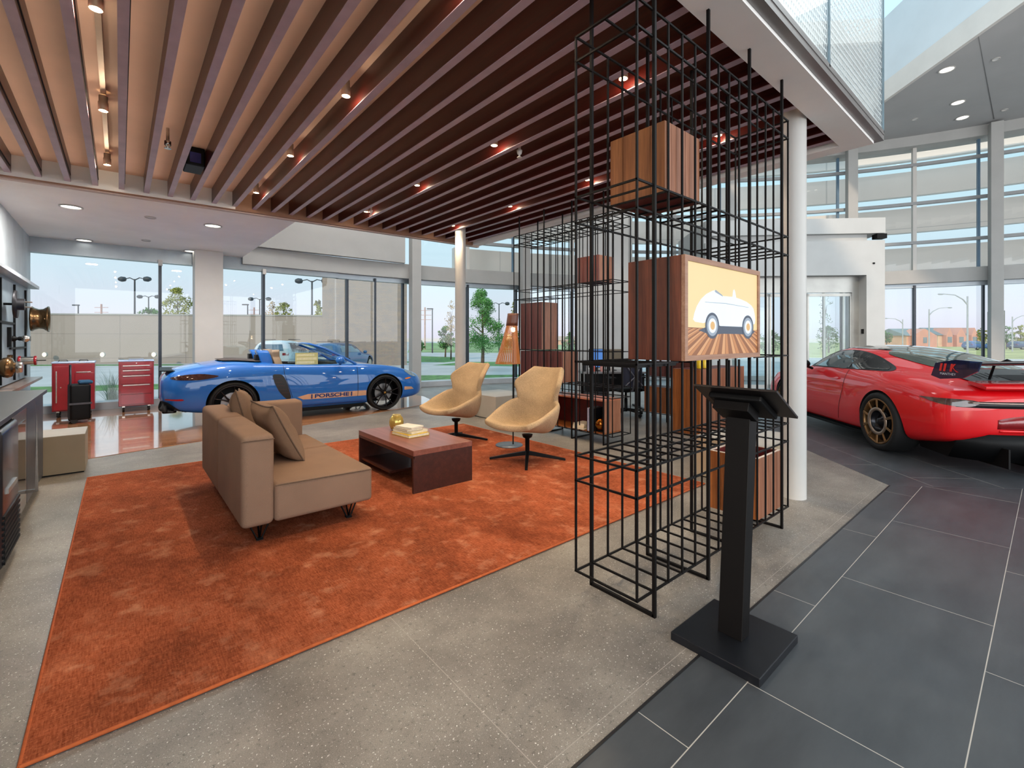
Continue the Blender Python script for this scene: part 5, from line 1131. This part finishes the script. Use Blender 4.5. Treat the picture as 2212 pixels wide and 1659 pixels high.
# ducktail lip and light bar
MB().rings([[(x+abs(y)**3*.35, y, z-.02*abs(y)) for x, z in ((-1.06, .855), (-.98, .87), (-.86, .90), (-.86, .93), (-.98, .915), (-1.07, .885))] for y in [-.56+.08*i for i in range(15)]]).build('tail_lip', red, rc)
def rearx(y, z):
    h = bvh_r.ray_cast(Vector((-4, y, z)), Vector((1, 0, 0))); return h[0].x if h[0] is not None else None
def rear_strip(name, zlo, zhi, ymax, m, off, n=30, side_ext=None):
    vs = []; fs = []
    for i in range(n+1):
        y = -ymax+2*ymax*i/n; k = abs(y)/ymax
        for z in (zlo(k), zhi(k)):
            x = rearx(y, z); 
            if x is None: x = -.7
            vs.append((x-off, y, z))
    for i in range(n): fs.append((2*i, 2*i+1, 2*i+3, 2*i+2))
    return MB().add(vs, fs, True).build(name, m, rc, solid=.004)
rear_strip('light_bar_recess', lambda k: .665-.0*k, lambda k: .735-.01*k, .78, tr, .006)
rear_strip('light_bar_lens', lambda k: .705, lambda k: .722, .70, M('chrome_bar', (170, 150, 140), .1, 9, rough=.15, metal=.9), .012)
for s in (-1, 1):
    decal('tail_lamp', smooth_poly([(-.98, .67), (-.86, .68), (-.70, .715), (-.62, .735), (-.74, .738), (-.98, .735)]), 'y', s, bvh_r, M('clear_smoked_lens', (74, 52, 48), .3, 14, rough=.06, coat=1), rc, .008)
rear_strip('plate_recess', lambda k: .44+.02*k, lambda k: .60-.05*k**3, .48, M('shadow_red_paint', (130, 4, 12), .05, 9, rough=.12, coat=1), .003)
rear_strip('rear_reflector', lambda k: .425, lambda k: .448, .46, M('bright_red_reflector', (226, 20, 24), .05, 30, rough=.2), .006)
df_ = MB().rings([[(x+abs(y)**4*.9, y, z) for x, z in ((-1.07, .40), (-.90, .40), (-.60, .20), (-.62, .14), (-1.0, .12), (-1.10, .30))] for y in [-.72+.09*i for i in range(17)]]).build('rear_diffuser', blkpl, rc)
for y in (-.45, -.2, .2, .45): MB().box(-1.12, -.75, y-.008, y+.008, .09, .28).build('diffuser_fin', blk, df_)
for y in (-.09, .09): MB().lathe([(.05, -1.13), (.052, -.95), (.044, -.95), (.042, -1.125)], 20, (0, y, .30), axis='x', cap=False).build('exhaust_tip', chrome, rc)
# swan neck wing
wg = MB().rings([[(x, y, z+.012*math.cos(y*2)) for x, z in ((-1.20, 1.105), (-1.02, 1.08), (-.86, 1.085), (-.84, 1.098), (-1.02, 1.11), (-1.21, 1.135))] for y in [-.80+.1*i for i in range(17)]]).build('rear_wing', M('dark_carbon_wing', (30, 16, 18), .2, 80, rough=.2, coat=1), rc)
for s in (-1, 1):
    ep = MB().add([(x, s*y, z) for y in (.80, .812) for x, z in ((-1.26, 1.135), (-.98, 1.145), (-.72, 1.10), (-.66, .965), (-.78, .935), (-1.06, .965), (-1.22, 1.04))], [tuple(range(6, -1, -1)), tuple(range(7, 14))]+[(i, (i+1) % 7, 7+(i+1) % 7, 7+i) for i in range(7)]).build('endplate', M('blue_black_endplate', (12, 22, 60), .3, 3, rough=.12, coat=1), wg)
    MB().tube([(-.72, s*.30, .92), (-.78, s*.30, 1.08), (-.92, s*.30, 1.14), (-1.0, s*.30, 1.11)], .012).build('swan_neck', blkpl, wg)
    mk = M('red_mark_paint', (226, 40, 30), .05, 30, rough=.4); yy = s*.8145
    mm_ = MB()
    def q4(pts):
        mm_.add([(x, yy, z) for x, z in pts], [tuple(range(len(pts)))])
    # slanted double stroke mark, read from the left side
    for x in (-.80, -.85): q4([(x-.02, 1.10), (x+.01, 1.10), (x+.03, 1.02), (x, 1.02)])
    for x in (-.93,): q4([(x-.02, 1.10), (x+.01, 1.10), (x+.03, 1.02), (x, 1.02)]); q4([(x-.015, 1.072), (x-.015, 1.05), (x-.085, 1.018), (x-.055, 1.018)]); q4([(x-.03, 1.10), (x-.05, 1.10), (x-.015, 1.06), (x-.0, 1.07)])
    mm_.build('red_mark', mk, ep)
    T4 = Matrix((((-1 if s > 0 else 1), 0, 0, -.88), (0, 0, 1, yy), (0, 1, 0, .992), (0, 0, 0, 1)))
    text('MANTHEY', .034, M('white_letter', (220, 222, 226), .02, 20), 'lettering', ep, T4, 0, 1.25)
MB().box(.4, 2.1, -.75, .75, .09, .14).build('underbody', blkpl, rc)
# ------------------------------------------------------------------ vehicles outside
def suv(lb, px, Y, z0, rz, paint, h=1.68, detail=True, nm='suv_car', cat='car', L=4.8):
    k = h/1.68; s = L/4.8
    keys = [(-1.0, .45, .7, .82, .7, .80, .95, .74, 1.08, .70, 1.2, .55, 1.25, 1.26), (-.92, .38, .80, .90, .7, .88, .95, .80, 1.10, .74, 1.30, .58, 1.52, 1.56), (-.6, .30, .85, .94, .68, .92, .95, .84, 1.10, .77, 1.35, .62, 1.62, 1.66), (.2, .26, .86, .95, .66, .92, .95, .84, 1.08, .77, 1.35, .63, 1.64, 1.68), (1.2, .24, .86, .94, .64, .91, .94, .84, 1.06, .76, 1.34, .62, 1.60, 1.65), (1.8, .24, .86, .94, .64, .91, .93, .83, 1.05, .74, 1.22, .58, 1.42, 1.48), (2.3, .25, .86, .94, .62, .90, .90, .80, 1.04, .70, 1.06, .50, 1.09, 1.10), (2.9, .28, .85, .92, .60, .88, .85, .78, .98, .62, .99, .40, 1.0, 1.0), (3.5, .32, .80, .87, .58, .82, .78, .70, .88, .55, .88, .3, .9, .9), (3.78, .40, .6, .68, .58, .64, .72, .56, .8, .42, .81, .25, .82, .82)]
    keys = [tuple([r[0]*s]+[r[i]*(k if i in (1, 4, 6, 8, 10, 12, 13) else 1) for i in range(1, 14)]) for r in keys]
    p = at(px, Y); t = thing(nm, lb, cat, (p[0], p[1], z0), rz)
    _, bv = make_body('body', keys, paint, t, [cyl_cut(x, .37, .43, sd_*.6, sd_*1.2) for x in (0, 2.9*s) for sd_ in (1, -1)] if detail else [], arch_dark, 1)
    gm = M('blue_grey_car_window', (60, 84, 104), .2, 2, rough=.06, coat=1)
    for sd_ in (1, -1):
        decal('side_window', [(-.55, 1.14*k), (1.75*s, 1.10*k), (1.35*s, 1.50*k), (-.50, 1.54*k)], 'y', sd_, bv, gm, t, .01, .25)
        for x in (0, 2.9*s):
            wt = MB().lathe([(.22, sd_*.90), (.37, sd_*.90), (.37, sd_*.68), (.22, sd_*.68)], 24, (x, 0, .37), axis='y').build('wheel', rubber, t)
            MB().lathe([(.24, sd_*.905), (.05, sd_*.89)], 18, (x, 0, .37), axis='y').build('rim', chrome, wt)
        MB().tube([(-.4, sd_*.62, 1.70*k), (1.3*s, sd_*.60, 1.69*k)], .018, 6).build('roof_rail', blkpl, t)
        decal('tail_light', [(sd_*.55, .98*k), (sd_*.80, .98*k), (sd_*.80, 1.09*k), (sd_*.55, 1.09*k)], 'x', -1, bv, redp, t, .012, .2)
        MB().ball((1.95*s, sd_*1.02, 1.10*k), (.07, .12, .09), 10).build('door_mirror', paint, t)
    decal('rear_window', [(-.60, 1.18*k), (.60, 1.18*k), (.50, 1.48*k), (-.50, 1.48*k)], 'x', -1, bv, gm, t, .012, .2)
    decal('windscreen', [(-.62, 1.14*k), (.62, 1.14*k), (.5, 1.44*k), (-.5, 1.44*k)], 'x', 1, bv, gm, t, .012, .2)
    MB().box(-1.04, -.98, -.26, .26, .78*k, .90*k).build('number_plate_panel', M('pale_plate', (190, 196, 200), .04, 9), t)
    return t
# ================================================================== OUTSIDE
GZ = -.42; BZ = GZ+.0045
MB().prism([(-160, 12.35), (4.2, 12.35)]+[arc(FR+.3, a) for a in range(88, -25, -4)]+[(22, -30), (300, -120), (300, 300), (-160, 300)], GZ-.2, GZ).build('pavement_ground', asphalt, kind='structure').name = 'floor_outside'
MB().prism([(-1.3, 12.2), (4.2, 12.2)]+[arc(FR+.26, a) for a in range(88, -25, -4)]+[arc(FR+.9, a) for a in range(-24, 90, 4)]+[(4.2, 13.0), (-4, 13.0), (-4, 12.2)], GZ, -.05).build('outside_walk_edge', sill, kind='structure').name = 'trim_11'
def lawn(name, pts, m, lb, z=GZ+.004):
    return MB().prism([at(px, Y) for px, Y in pts], z-.0035, z).build(name, m, kind='stuff', label=lb, cat='grass')
def gy(py, z=GZ): return F*(EYE-z)/(py-YH)
lawn('lawn_strip', [(40, 15.2), (420, 16.6), (900, 19.3), (1230, 19.8), (1230, 23.2), (900, 22.6), (420, 18.6), (40, 17.0)], grass, 'near green lawn strip right outside the windows')
lawn('lawn_strip', [(40, 30.5), (560, 31.5), (890, 35), (890, 37), (560, 33), (40, 32)], grass, 'thin green verge along the foot of the pale concrete wall')
lawn('lawn_island', [(895, gy(782)), (960, gy(783)), (1000, gy(779)), (990, gy(772)), (900, gy(769))], grass, 'green lawn island with low shrubs past the first drive')
lawn('lawn_island', [(935, gy(789)), (1240, gy(793)), (1240, gy(781)), (1000, gy(782))], grass, 'flat lawn island under the big green tree')
lawn('meadow', [(880, 62), (1500, 58), (1500, 230), (890, 230)], M('green_meadow', (128, 150, 98), .25, .2, rough=.95), 'distant green meadow beyond the road')
lawn('meadow', [(1560, 46), (2400, 40), (3000, 240), (1560, 240)], dryg, 'dry yellow green field beyond the entrance')
zone('wall_outside_precast', [at(20, 32.5), at(712, 35.2), at(712, 35.5), at(20, 32.8)], GZ, 3.1, brickmat('precast_wall_panels', 3.7, 1.75, .014, (166, 154, 144), (158, 147, 138), (104, 100, 94), off=0, rough=.8, var=.6))
zone('wall_outside_coping', [at(18, 32.45), at(712, 35.15), at(712, 35.55), at(18, 32.85)], 3.1, 3.2, M('wall_coping', (150, 150, 144), .04, 2))
stone = brickmat('stacked_stone', .42, .095, .006, (170, 152, 134), (140, 134, 132), (122, 112, 104), rough=.9, var=.9)
p = at(696, 30.3); q = at(879, 31.6)
sw = MB().box(0, math.hypot(q[0]-p[0], q[1]-p[1]), 0, 1.2, 0, 5.85).build('stone_pylon_wall', stone, loc=(p[0], p[1], GZ), rotz=math.atan2(q[1]-p[1], q[0]-p[0]), label='tall stacked stone wall beyond the blue car', cat='wall')
for px in (97, 222, 333):
    t = thing('bollard_light', 'small round wall light on the pale concrete wall, %s' % {97: 'left of both red cabinets', 222: 'between the two red cabinets', 333: 'right of the drawer cabinet'}[px], 'wall light', (*at(px, 32.3), zat(766, 32.3)), -TH, 'round lights low on the pale wall')
    MB().lathe([(.17, -.05), (.18, 0), (.16, .06)], 18, axis='y').build('rim', offw, t); MB().lathe([(.15, -.055), (.001, -.06)], 18, axis='y').build('lit_face', emit('warm_wall_light', (255, 240, 205), 1.6), t)
# lamp posts
def lamp_post(lb, px, Y, ytop, kind='double', m=lampm, group=None, r=.07):
    zt = zat(ytop, Y); t = thing('street_lamp', lb, 'street lamp', (*at(px, Y), BZ), -TH, group); H = zt-GZ
    MB().tube([(0, 0, 0), (0, 0, H)], [r*1.3, r], 10).build('pole', m, t)
    if kind == 'double':
        for s in (-1, 1): MB().tube([(0, 0, H-.1), (s*.45, 0, H+.12), (s*.95, 0, H+.02)], [.05, .05, .04], 6).lathe([(.05, s*.85), (.22, s*.95), (.26, s*1.25), (.16, s*1.5)], 10, (0, 0, H), axis='x').build('lamp_head', m, t)
    elif kind == 'single': MB().box(-.7, .1, -.12, .12, H-.15, H).build('lamp_head', m, t)
    else: 
        s = 1 if kind == 'right' else -1
        MB().tube([(0, 0, H*.86), (s*.5, 0, H*.95), (s*1.3, 0, H*1.02), (s*2.6, 0, H*1.04)], [.07, .06, .05, .04], 6).build('curved_arm', m, t); MB().ball((s*2.8, 0, H*1.035), (.35, .12, .09), 8).build('lamp_head', m, t)
    return t
lamp_post('tall dark double headed lamp post beyond the wall, left of the first dark mullion', 291, 44, 603)
lamp_post('shorter dark double headed lamp post right next to the first dark mullion', 321, 62, 641)
lamp_post('small dark single headed lamp post far left over the wall', 169, 60, 658, 'single')
lamp_post('small dark single headed lamp post over the wall right of the square pillar', 535, 62, 657, 'single')
lamp_post('dark double headed lamp post hidden partly by the paired mullions', 561, 62, 646)
lamp_post('tall dark double headed lamp post left of the stone wall', 674, 42, 607)
lamp_post('dark lamp post seen between the window column and the left round column', 934, 60, 666, 'single')
lamp_post('dark double headed lamp post behind the big green tree', 1078, 66, 656)
lamp_post('pale slim street lamp with a curved arm beyond the wall left of the stone wall', 658, 80, 688, 'left', lampm_l)
lamp_post('pale street lamp with a long curved arm over the houses', 2007, 62, 668, 'right', lampm_l)
lamp_post('taller pale street lamp with its arm bent left over the houses', 2090, 48, 640, 'left', lampm_l)
lamp_post('small pale street lamp near the vestibule edge of the view', 1950, 78, 690, 'left', lampm_l)
lamp_post('pale street lamp at the far right edge of the view', 2187, 66, 684, 'right', lampm_l)
for px, Y, yt, lb in ((219, 75, 657, 'wooden utility pole with cross arms over the pale wall at left'), (549, 90, 664, 'faint utility pole right of the square pillar'), (918, 80, 664, 'pinkish utility pole left of the dark single lamp post')):
    zt = zat(yt, Y); t = thing('utility_pole', lb, 'utility pole', (*at(px, Y), BZ), -TH)
    MB().tube([(0, 0, 0), (0, 0, zt-GZ)], .13, 8).build('pole', M('pale_pink_timber', (186, 150, 140), .1, 3, rough=.9), t)
    for dz in (.5, 1.3, 2.1): MB().box(-1.1, 1.1, -.05, .05, zt-GZ-dz-.08, zt-GZ-dz).build('cross_arm', M('pale_pink_timber'), t)
# trees
def tree(lb, px, Y, ytop, ybot, wpx, m, shape='round', trunk=True, n=2600, nm='leafy_tree', seed=1, leafs=.16, loose=0.):
    r_ = random.Random(seed); zt, zb = zat(ytop, Y), zat(ybot, Y); R = wpx/2*Y/F; t = thing(nm, lb, 'tree', (*at(px, Y), BZ), 0)
    m_ = MB(); zb0, H = zb-GZ, zt-zb
    clumps = []
    for i in range(46):
        k = r_.random(); a = r_.uniform(0, 2*PI)
        w_ = {'round': math.sin(PI*min(1, .12+.88*k))**.7, 'cone': (1-k)**.8*.95+.08, 'column': .9*math.sin(PI*(.15+.8*k))**.5}[shape]
        q = R*w_*math.sqrt(r_.random())*.85; clumps.append((q*math.cos(a), q*math.sin(a), zb0+H*k*.93+.04*H, R*.30*(.6+.6*r_.random())*(1.1-.5*k)))
    ls = leafs*max(.6, R/2)
    for i in range(n):
        cx_, cy_, cz_, cr = clumps[i % len(clumps)]
        d = Vector((r_.gauss(0, 1), r_.gauss(0, 1), r_.gauss(0, .8))); d.normalize(); p_ = Vector((cx_, cy_, cz_))+d*cr*(.55+.5*r_.random()+loose*r_.random())
        u1 = Vector((r_.gauss(0, 1), r_.gauss(0, 1), r_.gauss(0, .6))).normalized(); u2 = u1.cross(d).normalized() if abs(u1.dot(d)) < .99 else Vector((1, 0, 0)); s = ls*(.5+.8*r_.random())
        m_.add([tuple(p_+u1*s), tuple(p_+u2*s*.6), tuple(p_-u1*s), tuple(p_-u2*s*.6)], [(0, 1, 2, 3)])
    m_.build('foliage', m, t)
    if True:
        b_ = MB(); b_.tube([(0, 0, 0), (.03*R, 0, zb0), (0, .02*R, zb0+H*.75)], [.055*R+.03, .045*R+.02, .012], 8)
        for k in range(9):
            a = r_.uniform(0, 2*PI); z_ = zb0+H*(.05+.07*k); b_.tube([(0, 0, z_), (.5*R*(1-.07*k)*math.cos(a), .5*R*(1-.07*k)*math.sin(a), z_+.16*H)], [.02*R+.01, .006], 5)
        b_.build('trunk', bark, t)
    return t
tree('yellow green tree behind the pale wall left of the square pillar', 383, 46, 622, 690, 62, leaf_y, 'round', seed=2, n=1500, loose=.5)
tree('low green bush behind the wall below the short lamp post', 322, 48, 667, 692, 50, leaf, 'round', False, 900, 'green_bush', 3)
tree('yellow tree behind the wall right of the paired mullions', 613, 48, 654, 698, 42, leaf_y, 'round', seed=4, n=1200, loose=.4)
tree('thin green grey tree behind the wall left of the yellow one', 588, 50, 652, 696, 30, leaf_b, 'round', seed=14, n=350, loose=.8)
tree('yellow tree at the left edge of the stone wall', 686, 46, 650, 698, 28, leaf_y, 'column', seed=5, n=900, loose=.4)
tree('big green conifer like tree seen past the left round column', 1042, 27, 624, 752, 116, M('fresh_green_leaves', (84, 136, 66), .3, 1.2, rough=.7), 'cone', seed=6, n=13000, leafs=.055)
tree('slender autumn tree just left of the round column', 974, 40, 646, 752, 40, leaf_b, 'cone', seed=7, n=900, leafs=.1, loose=.6)
tree('dark green bush beside the slender autumn tree', 962, 46, 704, 752, 46, leaf, 'round', False, 1400, 'green_bush', 8)
tree('round green shrub near the meadow edge', 908, 50, 735, 756, 24, leaf, 'round', False, 500, 'green_bush', 9)
tree('olive shrub row right of the big tree', 1112, 60, 712, 752, 60, leaf, 'round', False, 1400, 'green_bush', 10)
tree('pale green tree top beside the rear rack', 1109, 34, 652, 700, 16, leaf_y, 'round', True, 300, 'leafy_tree', 11, .1, .4)
tree('green shrub seen between the rear rack and the wide pier', 1230, 48, 718, 760, 34, leaf, 'round', False, 900, 'green_bush', 12)
tree('thin young tree seen through the vestibule glass', 1782, 24, 628, 760, 34, leaf, 'column', True, 500, 'leafy_tree', 13, .06, .8)
tree('green shrub seen through the vestibule glass', 1790, 60, 704, 752, 50, leaf, 'round', False, 900, 'green_bush', 15)
tree('green shrub right of the screen box beyond the window', 1662, 50, 715, 760, 60, leaf, 'round', False, 1200, 'green_bush', 16)
for k, (px, yt, w_, c) in enumerate(((2174, 704, 30, leaf), (2205, 700, 32, leaf_y), (2240, 704, 34, leaf), (2122, 708, 24, leaf_y), (1915, 714, 24, leaf), (2276, 700, 34, leaf_y))):
    tree('%s at the far right horizon, %s' % (('dark green tree', 'yellow leaved tree')[k % 2], ('just right of the slab sign', 'near the right edge', 'beyond the right edge', 'behind the tall street lamp', 'left of the pale houses', 'outermost on the right')[k]), px, 84, yt, 741, w_, c, 'round', False, 900, 'leafy_tree', 20+k, .2)
# houses
def house(lb, px, Y, w_px, yeave, yridge, wallc, roofc, gables=((.3, .25),), rot=0):
    W = w_px*Y/F; t = thing('house', lb, 'house', (*at(px, Y), BZ), -TH+rot); he, hr = zat(yeave, Y)-GZ, zat(yridge, Y)-GZ; Dp = 9
    wm = M('house_wall_%d_%d' % wallc[:2], wallc, .05, 1, rough=.85); rm = M('house_roof_%d' % roofc[0], roofc, .08, 1.5, rough=.8)
    MB().box(-W/2, W/2, 0, Dp, 0, he).build('walls', wm, t)
    MB().add([(-W/2-.4, -.5, he), (W/2+.4, -.5, he), (W/2+.4, Dp/2, hr), (-W/2-.4, Dp/2, hr), (-W/2-.4, Dp+.5, he), (W/2+.4, Dp+.5, he)], [(0, 1, 2, 3), (3, 2, 5, 4), (0, 3, 4), (1, 5, 2), (0, 4, 5, 1)]).build('roof', rm, t)
    for gx, gw in gables:
        x0, x1 = (gx-gw/2)*W-W/2, (gx+gw/2)*W-W/2; g = MB().add([(x0, -1.2, 0), (x1, -1.2, 0), (x1, -1.2, he), ((x0+x1)/2, -1.2, hr*.97), (x0, -1.2, he), (x0, .5, 0), (x1, .5, 0), (x1, 3, he), ((x0+x1)/2, 3, hr*.97), (x0, 3, he)], [(0, 1, 2, 3, 4), (1, 6, 7, 2), (0, 4, 9, 5), (2, 7, 8, 3), (4, 3, 8, 9)]).build('gable', M('house_gable', (214, 150, 128), .05, 1, rough=.85), t)
        MB().box((x0+x1)/2-W*.02-.3, (x0+x1)/2+W*.02+.3, -1.26, -1.2, he*.35, he*.85).build('window', M('house_window', (120, 132, 140), .1, 2, rough=.2), g)
    k = 0
    x = -W/2+1.5
    while x < W/2-1.5:
        MB().box(x, x+1.1, -.06, 0, he*.4, he*.8).build('window', M('house_window'), t); x += 3.4
    return t
house('wide salmon coloured house with a broad gable, behind the red car roof', 1988, 105, 60, 725, 709, (222, 172, 138), (126, 140, 140), ((.5, .85),))
house('long house with slate roof and several gables behind the pale street lamps', 2074, 112, 96, 724, 707, (224, 190, 158), (104, 124, 128), ((.16, .14), (.42, .2), (.72, .14)))
house('small pale house with a blue grey roof right of the vestibule', 1922, 134, 40, 728, 714, (226, 206, 190), (110, 140, 160), ((.35, .3),))
house('low distant salmon building on the horizon beside the rear rack', 1222, 150, 40, 735, 726, (226, 176, 150), (190, 160, 140), ())
t = thing('slab_sign', 'grey slab shaped sign standing in the grass right of the last window column', 'sign', (*at(2156, 38), GZ), -TH)
H = zat(672, 38)-GZ; MB().box(-.42, .42, -.05, .35, 0, H).build('panel', M('sign_grey_green', (156, 158, 146), .04, 2, rough=.5), t); MB().box(-.58, -.42, 0, .3, 0, H-.05).box(.42, .58, 0, .3, 0, H+.05).build('side_channel', M('sign_dark_edge', (110, 112, 102), .05, 2), t)
a0 = PI/2-TH
suv('white sport utility vehicle parked outside, seen over the blue car seats', 601, 22.5, GZ, a0+.12, cwhite, 1.74)
suv('steel blue utility vehicle parked outside behind the blue car windscreen', 716, 24.5, GZ, a0-.10, cblue2, 1.62)
suv('distant blue car on the road before the houses', 2098, 78, BZ, a0-1.3, M('far_blue_paint', (70, 104, 160), .05, 2, rough=.3), 1.5, False, 'parked_car')
suv('distant dark blue car on the road right of the slab sign', 2196, 80, BZ, a0-1.4, M('far_navy_paint', (60, 80, 120), .05, 2, rough=.3), 1.45, False, 'parked_car')
